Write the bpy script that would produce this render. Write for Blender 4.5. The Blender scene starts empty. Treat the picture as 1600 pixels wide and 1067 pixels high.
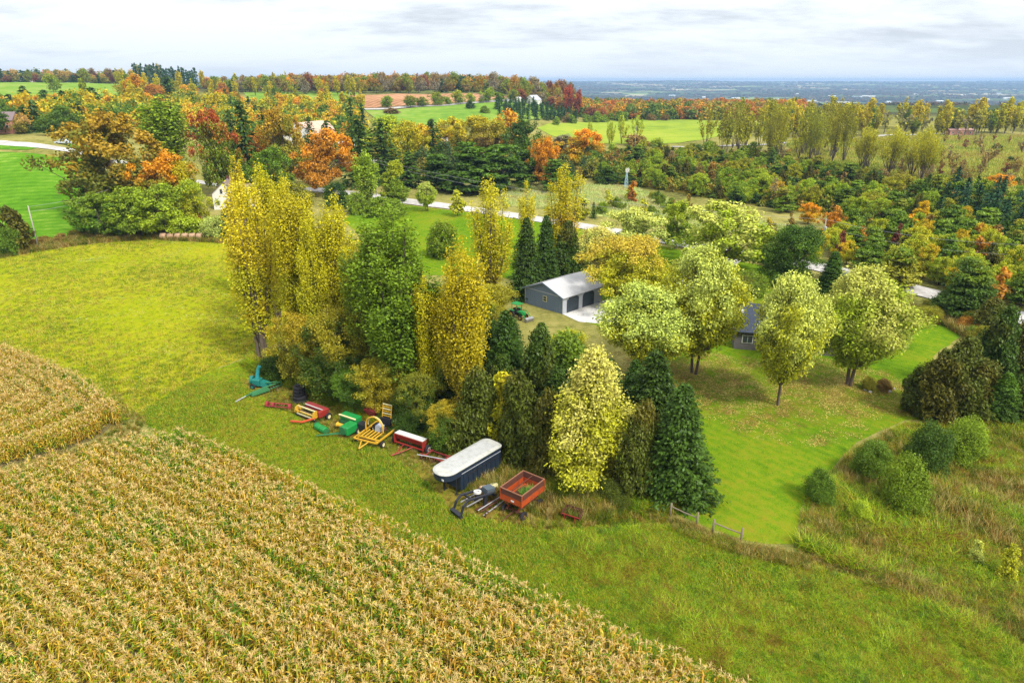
import bpy, math, random
import numpy as np
from mathutils import Vector, Matrix
from mathutils.geometry import delaunay_2d_cdt

S = bpy.context.scene
COL = S.collection
rnd = random.Random(7)
R = math.radians

# ------------------------------------------------------------------ camera, light, exposure
CAM_H, PITCH, F = 33.0, R(20.9), 1067.0
cam_data = bpy.data.cameras.new('camera')
cam_data.sensor_width = 36.0
cam_data.lens = 24.0
cam_data.clip_start = 0.5
cam_data.clip_end = 40000.0
cam = bpy.data.objects.new('camera', cam_data)
cam.location = (0, 0, CAM_H)
cam.rotation_euler = (R(90) - PITCH, 0, 0)
COL.objects.link(cam)
S.camera = cam

S.view_settings.view_transform = 'Standard'
S.view_settings.look = 'None'
S.view_settings.gamma = 1.0
S.view_settings.exposure = 0.30
S.view_settings.use_curve_mapping = False

SUN_EL, SUN_AZ = R(48), R(138)      # azimuth clockwise from +Y: behind the camera, to the right
sun_d = bpy.data.lights.new('sun', 'SUN')
sun_d.energy = 3.4
sun_d.angle = R(10)
sun_d.color = (1.0, 0.95, 0.86)
sun = bpy.data.objects.new('sun', sun_d)
sdir = Vector((math.sin(SUN_AZ) * math.cos(SUN_EL), math.cos(SUN_AZ) * math.cos(SUN_EL), math.sin(SUN_EL)))
sun.rotation_euler = sdir.to_track_quat('Z', 'Y').to_euler()
sun.location = sdir * 100
COL.objects.link(sun)


def nd(t, typ, ins=None, **props):
    n = t.nodes.new(typ)
    for k, v in props.items():
        setattr(n, k, v)
    for k, v in (ins or {}).items():
        s = n.inputs[k]
        if isinstance(v, bpy.types.NodeSocket):
            t.links.new(v, s)
        else:
            s.default_value = v
    return n


def math_(t, op, a, b=0.0, c=0.0, clamp=False):
    return nd(t, 'ShaderNodeMath', {0: a, 1: b, 2: c}, operation=op, use_clamp=clamp).outputs[0]


def mix_(t, f, a, b, mode='MIX'):
    n = nd(t, 'ShaderNodeMix', data_type='RGBA', blend_type=mode)
    for i, v in ((0, f), (6, a), (7, b)):
        if isinstance(v, bpy.types.NodeSocket):
            t.links.new(v, n.inputs[i])
        else:
            n.inputs[i].default_value = v if i == 0 else (v[0], v[1], v[2], 1)
    return n.outputs[2]


def ramp_(t, fac, stops):
    n = nd(t, 'ShaderNodeValToRGB', {0: fac})
    e = n.color_ramp.elements
    while len(e) < len(stops):
        e.new(0.5)
    for i, (p, c) in enumerate(stops):
        e[i].position = p
        e[i].color = (c[0], c[1], c[2], 1) if not isinstance(c, (int, float)) else (c, c, c, 1)
    return n.outputs[0]


def noise_(t, vec, scale, detail=4.0, rough=0.55, w=None):
    n = nd(t, 'ShaderNodeTexNoise', {'Scale': scale, 'Detail': detail, 'Roughness': rough},
           noise_dimensions='4D' if w is not None else '3D')
    if vec is not None:
        t.links.new(vec, n.inputs['Vector'])
    if w is not None:
        t.links.new(w, n.inputs['W'])
    return n.outputs[0]


# overcast sky: Nishita seen through a full cover of cloud, brighter overhead as such skies are
world = bpy.data.worlds.new('World')
S.world = world
world.use_nodes = True
t = world.node_tree
t.nodes.clear()
sky = nd(t, 'ShaderNodeTexSky', sky_type='NISHITA', sun_disc=False, sun_elevation=SUN_EL, sun_rotation=SUN_AZ)
tc = nd(t, 'ShaderNodeTexCoord')
sep = nd(t, 'ShaderNodeSeparateXYZ', {0: tc.outputs['Generated']})
zc = math_(t, 'MAXIMUM', sep.outputs[2], 0.0)
den = math_(t, 'ADD', zc, 0.16)
px_ = math_(t, 'DIVIDE', sep.outputs[0], den)
py_ = math_(t, 'DIVIDE', sep.outputs[1], den)
vec = nd(t, 'ShaderNodeCombineXYZ', {0: px_, 1: py_, 2: 3.7}).outputs[0]
vs = nd(t, 'ShaderNodeMapping', {'Vector': vec, 'Scale': (0.55, 0.8, 1), 'Location': (2.6, 0.9, 0)}).outputs[0]
n1 = noise_(t, vs, 1.25, 8.0, 0.58)
n2 = noise_(t, vs, 4.2, 6.0, 0.62)
cl = math_(t, 'ADD', math_(t, 'MULTIPLY', n1, 0.72), math_(t, 'MULTIPLY', n2, 0.28))
CLOUD = ramp_(t, cl, [(0.38, (0.60, 0.63, 0.68)), (0.44, (0.75, 0.78, 0.82)), (0.49, (0.89, 0.91, 0.94)), (0.54, (0.98, 0.99, 1.0))])
hz = ramp_(t, zc, [(0.0, (0.80, 0.87, 0.95)), (0.05, (0.88, 0.93, 0.985)), (0.16, (1, 1, 1))])
fade = ramp_(t, zc, [(0.0, 0.15), (0.07, 1.0)])
cl2 = mix_(t, fade, (0.93, 0.95, 0.98), CLOUD)
cl3 = mix_(t, 1.0, cl2, hz, 'MULTIPLY')
cloud_lum = math_(t, 'MULTIPLY_ADD', zc, 7.0, 9.4)
cl4 = nd(t, 'ShaderNodeVectorMath', {0: cl3, 'Scale': cloud_lum}, operation='SCALE').outputs[0]
col = mix_(t, 0.93, sky.outputs[0], cl4)
bg = nd(t, 'ShaderNodeBackground', {'Color': col, 'Strength': 0.1})
out = nd(t, 'ShaderNodeOutputWorld', {'Surface': bg.outputs[0]})
world.cycles.sampling_method = 'MANUAL'
world.cycles.sample_map_resolution = 512

S.cycles.max_bounces = 5
S.cycles.diffuse_bounces = 1
S.cycles.glossy_bounces = 2
S.cycles.transmission_bounces = 4
S.cycles.transparent_max_bounces = 4
S.cycles.volume_bounces = 0
S.cycles.use_denoising = True
S.cycles.denoiser = 'OPENIMAGEDENOISE'
S.cycles.denoising_input_passes = 'RGB_ALBEDO_NORMAL'
S.cycles.denoising_prefilter = 'NONE'
S.cycles.use_adaptive_sampling = True
S.cycles.adaptive_threshold = 0.01
S.cycles.caustics_reflective = False
S.cycles.caustics_refractive = False


# ------------------------------------------------------------------ terrain and picture-to-ground lookup
def sm(a, b, x):
    q = np.clip((x - a) / (b - a), 0, 1)
    return q * q * (3 - 2 * q)


def tz(x, y):
    x = np.asarray(x, float)
    y = np.asarray(y, float)
    u = x / (np.maximum(y, 0) + 60)
    lf = 1 - sm(-0.55, -0.30, u)
    A = 13 * sm(150, 262, y) * lf
    ridge = (24 + 6.5 * (1 - sm(-0.6, -0.33, u))) * (1 - sm(-0.04, 0.13, u))
    z = A + (ridge - A) * sm(320, 800, y) * (ridge > 0)
    st = 900 + 320 * (1 - sm(-0.02, 0.13, u))
    z = z - (84 + z) * sm(0, 1, (y - st) / 1900.0)
    far = 4 * np.sin(x / 900 + 1.3) * np.sin(y / 1300) + 3 * np.sin(x / 410 + y / 700)
    z = z + far * sm(1800, 3500, y)
    z = z + (98 + 5 * np.sin(x / 1500.0) + 3 * np.sin(x / 470.0 + 2)) * sm(4200, 13500, y)
    roll = 0.35 * np.sin(x / 17.0 + 1) * np.sin(y / 23.0) + 0.25 * np.sin(x / 9.0 + y / 12.0)
    m = sm(45, 130, np.hypot(x - 5, (y - 60)))
    return z + roll * m


CP, SP = math.cos(PITCH), math.sin(PITCH)


def ray(px, py):
    a = (px - 800) / F
    b = (533.5 - py) / F
    return a, CP + b * SP, -SP + b * CP


def P(px, py, dz=0.0):
    """point of the ground (raised by dz) seen at a place of the photograph"""
    a, dy, dzz = ray(px, py)
    lo, tt = 5.0, 5.0
    while tt < 30000:
        if CAM_H + dzz * tt < float(tz(a * tt, dy * tt)) + dz:
            break
        lo = tt
        tt *= 1.02
    hi = tt
    for _ in range(24):
        m = (lo + hi) / 2
        if CAM_H + dzz * m < float(tz(a * m, dy * m)) + dz:
            hi = m
        else:
            lo = m
    x, y = a * hi, dy * hi
    return Vector((x, y, float(tz(x, y)) + dz))


def AT(px, dist):
    a, dy, _ = ray(px, 150)
    x = a / dy * dist
    return Vector((x, dist, float(tz(x, dist))))


def height_to(p, py):
    """height above ground point p at which the photograph row py lies"""
    b = (533.5 - py) / F
    dy = CP + b * SP
    return CAM_H + (-SP + b * CP) / dy * p.y - p.z


def width_of(p, pxw, h=0):
    depth = p.y * CP - (p.z + h - CAM_H) * SP
    return pxw * depth / F


# ------------------------------------------------------------------ object helpers
def link(o, parent=None):
    COL.objects.link(o)
    if parent is not None:
        o.parent = parent
    return o


def tag(o, label=None, cat=None, group=None, kind=None):
    if label: o['label'] = label
    if cat: o['category'] = cat
    if group: o['group'] = group
    if kind: o['kind'] = kind
    return o


def empty(name, loc, rz=0.0, label=None, cat=None, group=None):
    o = bpy.data.objects.new(name, None)
    o.empty_display_size = 0.3
    o.location = loc
    o.rotation_euler = (0, 0, rz)
    link(o)
    return tag(o, label, cat, group)


def np_mesh(name, V, Fq, rndv=None, smooth=False):
    """V (n,3); Fq (m,k) faces all with k corners"""
    V = np.asarray(V, np.float32)
    Fq = np.asarray(Fq, np.int32)
    me = bpy.data.meshes.new(name)
    m, k = Fq.shape
    me.vertices.add(len(V))
    me.vertices.foreach_set('co', V.ravel())
    me.loops.add(m * k)
    me.loops.foreach_set('vertex_index', Fq.ravel())
    me.polygons.add(m)
    me.polygons.foreach_set('loop_start', np.arange(0, m * k, k, dtype=np.int32))
    if smooth:
        me.polygons.foreach_set('use_smooth', np.ones(m, bool))
    if rndv is not None:
        at = me.attributes.new('rnd', 'FLOAT', 'FACE')
        at.data.foreach_set('value', np.asarray(rndv, np.float32))
    me.update(calc_edges=True)
    return me


class MB:
    """collects shapes, builds them as one mesh object"""

    def __init__(s):
        s.v, s.f = [], []

    def add(s, vs, fs):
        o = len(s.v)
        s.v += [tuple(v) for v in vs]
        s.f += [tuple(i + o for i in f) for f in fs]
        return s

    def box(s, c, d, rz=0, ry=0, rx=0):
        M = Matrix.Translation(c) @ Matrix.Rotation(rz, 4, 'Z') @ Matrix.Rotation(ry, 4, 'Y') @ Matrix.Rotation(rx, 4, 'X')
        vs = [M @ Vector((x * d[0] / 2, y * d[1] / 2, z * d[2] / 2)) for z in (-1, 1) for x, y in ((-1, -1), (1, -1), (1, 1), (-1, 1))]
        return s.add(vs, [(3, 2, 1, 0), (4, 5, 6, 7), (0, 1, 5, 4), (1, 2, 6, 5), (2, 3, 7, 6), (3, 0, 4, 7)])

    def hexa(s, lo, hi):
        return s.add(list(lo) + list(hi), [(3, 2, 1, 0), (4, 5, 6, 7), (0, 1, 5, 4), (1, 2, 6, 5), (2, 3, 7, 6), (3, 0, 4, 7)])

    def tube(s, pts, r, n=6, cap=True):
        pts = [Vector(p) for p in pts]
        rs = r if isinstance(r, (list, tuple)) else [r] * len(pts)
        vs, fs = [], []
        ref = None
        for i, p in enumerate(pts):
            d = (pts[min(i + 1, len(pts) - 1)] - pts[max(i - 1, 0)]).normalized()
            if ref is None:
                ref = d.orthogonal().normalized()
            else:
                ref = (ref - d * ref.dot(d))
                ref = ref.normalized() if ref.length > 1e-5 else d.orthogonal().normalized()
            b = d.cross(ref)
            for k in range(n):
                a = 2 * math.pi * k / n
                vs.append(p + (ref * math.cos(a) + b * math.sin(a)) * rs[i])
        for i in range(len(pts) - 1):
            for k in range(n):
                fs.append((i * n + k, i * n + (k + 1) % n, (i + 1) * n + (k + 1) % n, (i + 1) * n + k))
        if cap:
            fs.append(tuple(range(n))[::-1])
            fs.append(tuple(range((len(pts) - 1) * n, len(pts) * n)))
        return s.add(vs, fs)

    def lathe(s, prof, axis_o, axis_d, n=18):
        """prof: list of (distance along axis, radius), closed ring"""
        o = Vector(axis_o)
        d = Vector(axis_d).normalized()
        a1 = d.orthogonal().normalized()
        b1 = d.cross(a1)
        vs, fs = [], []
        m = len(prof)
        for k in range(n):
            a = 2 * math.pi * k / n
            e = a1 * math.cos(a) + b1 * math.sin(a)
            for (h, r) in prof:
                vs.append(o + d * h + e * r)
        for k in range(n):
            k2 = (k + 1) % n
            for j in range(m):
                j2 = (j + 1) % m
                fs.append((k * m + j, k2 * m + j, k2 * m + j2, k * m + j2))
        return s.add(vs, fs)

    def prism(s, poly, z0, z1, M=None):
        n = len(poly)
        vs = [Vector((x, y, z0)) for x, y in poly] + [Vector((x, y, z1)) for x, y in poly]
        if M is not None:
            vs = [M @ v for v in vs]
        return s.add(vs, [tuple(range(n))[::-1], tuple(range(n, 2 * n))] + [(i, (i + 1) % n, (i + 1) % n + n, i + n) for i in range(n)])

    def build(s, name, mat, parent=None, smooth=False, bevel=0.0):
        me = bpy.data.meshes.new(name)
        me.from_pydata(s.v, [], s.f)
        me.materials.append(mat)
        if smooth:
            for p in me.polygons:
                p.use_smooth = True
        me.update()
        o = bpy.data.objects.new(name, me)
        link(o, parent)
        if bevel > 0:
            b = o.modifiers.new('bevel', 'BEVEL')
            b.width = bevel
            b.segments = 1
            b.limit_method = 'ANGLE'
        return o


# ------------------------------------------------------------------ materials
def newmat(name):
    m = bpy.data.materials.new(name)
    m.use_nodes = True
    t = m.node_tree
    t.nodes.clear()
    return m, t


def finish(t, shader):
    nd(t, 'ShaderNodeOutputMaterial', {'Surface': shader})


def paint(name, c, rough=0.5, metal=0.0, wear=0.35, dirt=(0.10, 0.06, 0.03), scale=3.0, spec=0.4):
    m, t = newmat(name)
    tc = nd(t, 'ShaderNodeTexCoord').outputs['Object']
    n = noise_(t, tc, scale, 8.0, 0.65)
    n2 = noise_(t, tc, scale * 6, 4.0, 0.6)
    f = ramp_(t, math_(t, 'ADD', math_(t, 'MULTIPLY', n, 0.65), math_(t, 'MULTIPLY', n2, 0.35)), [(0.47, 0.0), (0.64, 1.0)])
    col = mix_(t, math_(t, 'MULTIPLY', f, wear), c, dirt)
    col = mix_(t, math_(t, 'MULTIPLY', n2, 0.3), col, tuple(min(1, v * 1.35 + 0.01) for v in c))
    rg = math_(t, 'MULTIPLY_ADD', f, 0.3, rough, clamp=True)
    bmp = nd(t, 'ShaderNodeBump', {'Height': n2, 'Strength': 0.15, 'Distance': 0.02})
    b = nd(t, 'ShaderNodeBsdfPrincipled', {'Base Color': col, 'Roughness': rg, 'Metallic': metal, 'Specular IOR Level': spec, 'Normal': bmp.outputs[0]})
    finish(t, b.outputs[0])
    return m


def leaf_shader(t, col, trans=0.35):
    """thin leaf: reflects and lets light through"""
    d = nd(t, 'ShaderNodeBsdfDiffuse', {'Color': col})
    tr = nd(t, 'ShaderNodeBsdfTranslucent', {'Color': col})
    m1 = nd(t, 'ShaderNodeMixShader', {0: trans, 1: d.outputs[0], 2: tr.outputs[0]})
    g = nd(t, 'ShaderNodeBsdfGlossy', {'Color': (0.8, 0.85, 0.9, 1), 'Roughness': 0.45})
    m2 = nd(t, 'ShaderNodeMixShader', {0: 0.015, 1: m1.outputs[0], 2: g.outputs[0]})
    finish(t, m2.outputs[0])


def make_leaf_mat():
    m, t = newmat('leaves')
    oi = nd(t, 'ShaderNodeObjectInfo')
    a2 = nd(t, 'ShaderNodeAttribute', attribute_name='tint2', attribute_type='OBJECT')
    rd = nd(t, 'ShaderNodeAttribute', attribute_name='rnd', attribute_type='GEOMETRY')
    tc = nd(t, 'ShaderNodeTexCoord').outputs['Object']
    w = math_(t, 'MULTIPLY', oi.outputs['Random'], 50.0)
    n = noise_(t, tc, 0.28, 2.0, 0.5, w=w)
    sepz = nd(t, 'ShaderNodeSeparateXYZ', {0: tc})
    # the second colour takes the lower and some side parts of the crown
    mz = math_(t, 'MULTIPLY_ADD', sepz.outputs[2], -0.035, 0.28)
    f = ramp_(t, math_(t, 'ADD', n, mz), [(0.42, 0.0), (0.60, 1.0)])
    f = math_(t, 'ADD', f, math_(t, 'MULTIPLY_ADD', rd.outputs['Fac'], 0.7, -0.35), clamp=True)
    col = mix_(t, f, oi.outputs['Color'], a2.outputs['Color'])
    v = math_(t, 'MULTIPLY_ADD', rd.outputs['Fac'], 0.95, 0.60)
    ob = math_(t, 'MULTIPLY_ADD', oi.outputs['Random'], 0.24, 0.88)
    col = nd(t, 'ShaderNodeVectorMath', {0: col, 'Scale': math_(t, 'MULTIPLY', v, ob)}, operation='SCALE').outputs[0]
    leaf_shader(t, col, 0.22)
    return m


def inst_leaf_mat(name, stops, trans=0.3, scale=0.12, wr=0.45):
    """plants scattered in thousands: colour by patch of ground and by plant"""
    m, t = newmat(name)
    oi = nd(t, 'ShaderNodeObjectInfo')
    rd = nd(t, 'ShaderNodeAttribute', attribute_name='rnd', attribute_type='GEOMETRY')
    pos = nd(t, 'ShaderNodeNewGeometry').outputs['Position']
    n = noise_(t, pos, scale, 4.0, 0.6)
    f = math_(t, 'ADD', math_(t, 'MULTIPLY', n, 1 - wr * 0.5),
              math_(t, 'MULTIPLY_ADD', oi.outputs['Random'], wr, -wr * 0.25))
    f = math_(t, 'ADD', f, math_(t, 'MULTIPLY_ADD', rd.outputs['Fac'], 0.2, -0.1))
    col = ramp_(t, f, stops)
    v = math_(t, 'MULTIPLY_ADD', rd.outputs['Fac'], 0.7, 0.65)
    col = nd(t, 'ShaderNodeVectorMath', {0: col, 'Scale': v}, operation='SCALE').outputs[0]
    leaf_shader(t, col, trans)
    return m


def ground_mat(name, stops, s1=0.06, s2=0.9, s3=7.0, fleck=None, stripe=None, bump=0.5, weights=(0.42, 0.36, 0.22)):
    m, t = newmat(name)
    pos = nd(t, 'ShaderNodeNewGeometry').outputs['Position']
    a = noise_(t, pos, s1, 4.0, 0.6)
    b = noise_(t, pos, s2, 5.0, 0.65)
    c = noise_(t, pos, s3, 3.0, 0.7)
    f = math_(t, 'ADD', math_(t, 'MULTIPLY', a, weights[0]), math_(t, 'MULTIPLY', b, weights[1]))
    f = math_(t, 'ADD', f, math_(t, 'MULTIPLY', c, weights[2]))
    if stripe:
        ang, per, amp = stripe
        mp = nd(t, 'ShaderNodeMapping', {'Vector': pos, 'Rotation': (0, 0, ang)}).outputs[0]
        wv = nd(t, 'ShaderNodeTexWave', {'Vector': mp, 'Scale': 0.314 / per, 'Distortion': 2.2, 'Detail': 3.0, 'Detail Scale': 0.35}, bands_direction='X').outputs['Fac']
        brk = noise_(t, mp, 0.02, 3.0)
        f = math_(t, 'ADD', f, math_(t, 'MULTIPLY', math_(t, 'MULTIPLY_ADD', wv, amp, -amp / 2), math_(t, 'MULTIPLY', brk, 2.0)))
    col = ramp_(t, f, stops)
    if fleck:
        fc, thr, sc = fleck
        w = noise_(t, pos, sc, 2.0, 0.8)
        w2 = noise_(t, pos, 0.15, 3.0, 0.6)
        k = ramp_(t, math_(t, 'ADD', w, math_(t, 'MULTIPLY_ADD', w2, 0.4, -0.2)), [(thr, 0.0), (thr + 0.08, 1.0)])
        col = mix_(t, k, col, fc)
    bm = nd(t, 'ShaderNodeBump', {'Height': math_(t, 'ADD', c, math_(t, 'MULTIPLY', b, 2.0)), 'Strength': bump, 'Distance': 0.12})
    sh = nd(t, 'ShaderNodeBsdfDiffuse', {'Color': col, 'Normal': bm.outputs[0]})
    finish(t, sh.outputs[0])
    return m


LEAF = make_leaf_mat()
BARK = paint('bark', (0.13, 0.10, 0.075), 0.9, wear=0.6, dirt=(0.05, 0.045, 0.03), scale=2.0, spec=0.1)
BARK_GREY = paint('grey_bark', (0.33, 0.31, 0.27), 0.9, wear=0.5, dirt=(0.10, 0.09, 0.07), scale=3.0, spec=0.1)
# ------------------------------------------------------------------ tree building
LEVEL = {0: dict(n=1.0, s=1.0), 1: dict(n=0.34, s=1.6), 2: dict(n=0.075, s=3.2)}
MESH = {}


def leaf_quads(C, N, size, g, elong=1.35, axis=None):
    n = len(C)
    N = N / (np.linalg.norm(N, axis=1, keepdims=True) + 1e-6)
    if axis is None:
        A = g.normal(size=(n, 3))
    else:
        A = axis + g.normal(size=(n, 3)) * 0.25
    A -= N * np.sum(A * N, axis=1, keepdims=True)
    A /= (np.linalg.norm(A, axis=1, keepdims=True) + 1e-6)
    B = np.cross(N, A)
    s = (size * g.uniform(0.65, 1.35, n))[:, None]
    V = np.stack([C - A * s * elong * .5, C + B * s * .42 + A * s * .1, C + A * s * elong * .5, C - B * s * .42 + A * s * .1], 1)
    Q = np.arange(n * 4).reshape(n, 4)
    return V.reshape(-1, 3), Q


def clumped(h, w, t0, env, nclump, nleaf, size, g, rc=0.13, flat=0.75, inner=0.35, lob=0.2, updir=0.5, elong=1.35, axis=None, offs=None):
    """leaf clumps through the volume of a crown; returns leaf quads and clump centres"""
    ph = g.uniform(0, 6.28, 6)
    T = []
    while len(T) < nclump:
        q = g.uniform(0, 1)
        if g.uniform() < env(q) + 0.08:
            T.append(q)
    T = np.array(T)
    az = g.uniform(0, 2 * np.pi, nclump)
    rr = env(T)
    lobe = 1 + lob * (np.sin(2 * az + ph[0] + 3 * T) * .5 + np.sin(3 * az + ph[1] + 7 * T) * .5 + np.sin(5 * az + 9 * T + ph[2]) * .35)
    f = g.uniform(0, 1, nclump) ** inner
    far_out = np.where(g.uniform(0, 1, nclump) < .10, g.uniform(1.05, 1.28, nclump), 1.0)
    rad = (w / 2 * (1 - rc)) * rr * f * lobe * far_out
    z = h * (t0 + (1 - t0) * T)
    bend = w * lob * .22
    C = np.stack([rad * np.cos(az) + bend * np.sin(4.2 * T + ph[3]), rad * np.sin(az) + bend * np.sin(3.7 * T + ph[4]), z], 1)
    if offs is not None:
        C[:, :2] += offs
    k = max(1, nleaf // nclump)
    r = w * rc * g.uniform(0.65, 1.35, nclump)
    off = g.normal(size=(nclump, k, 3))
    ln = np.linalg.norm(off, axis=2, keepdims=True)
    off = off / (ln + 1e-6) * (np.minimum(ln, 2.2) * 0.62)
    L = C[:, None, :] + off * r[:, None, None] * np.array([1, 1, flat])
    L[:, :, 2] = np.maximum(L[:, :, 2], 0.12)
    out = off * 0.55 + np.array([0, 0, updir]) + g.normal(size=off.shape) * 0.65
    V, Q = leaf_quads(L.reshape(-1, 3), out.reshape(-1, 3), size, g, elong, axis)
    return V, Q, C


def trunk_shape(mb, h, r, top, g, lean=0.02, n=7):
    pts, rs = [], []
    dx, dy = g.normal() * lean, g.normal() * lean
    for i in range(6):
        q = i / 5
        pts.append((dx * h * q + math.sin(q * 5 + dx * 30) * r * .5, dy * h * q, -0.15 + (top * h + 0.15) * q))
        rs.append(r * ((1.35 if i == 0 else 1.0) - 0.75 * q))
    mb.tube(pts, rs, n)
    return pts


def limbs(mb, C, h, r, g, count, z_lo, n=4, up=0.5):
    idx = g.choice(len(C), min(count, len(C)), replace=False)
    for i in idx:
        c = C[i]
        rad = math.hypot(c[0], c[1])
        zs = max(z_lo * h, c[2] - rad * (0.6 + up))
        p0 = Vector((0, 0, min(zs, c[2])))
        p2 = Vector(c)
        p1 = p0.lerp(p2, 0.5) + Vector((0, 0, -0.06 * rad))
        q = 1 - 0.7 * min(1, zs / h)
        mb.tube([p0, p1, p2], [r * .42 * q, r * .26 * q, r * .08], n, cap=False)


def e_round(T): return np.sqrt(np.clip(1 - ((T - .46) / .56) ** 2, 0, 1))
def e_fan(T): return np.clip(np.sin(np.pi * np.clip(T, 0, 1) ** 0.95 * .93 + .12), 0, 1) ** .7 * (0.62 + .38 * np.minimum(1, T * 2.0))
def e_pyr(T): return np.clip((1 - T), 0, 1) ** .62 * np.minimum(1, .62 + T * 2.2)
def e_cone(T): return np.clip((1 - T), 0, 1) ** .72 * np.minimum(1, .8 + T * 2)
def e_egg(T): return np.clip((1 - T), 0, 1) ** .5 * np.minimum(1, .75 + T * 1.4)
def e_dome(T): return np.sqrt(np.clip(1 - T ** 2, 0, 1)) * np.minimum(1, .7 + T * 2)


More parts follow.
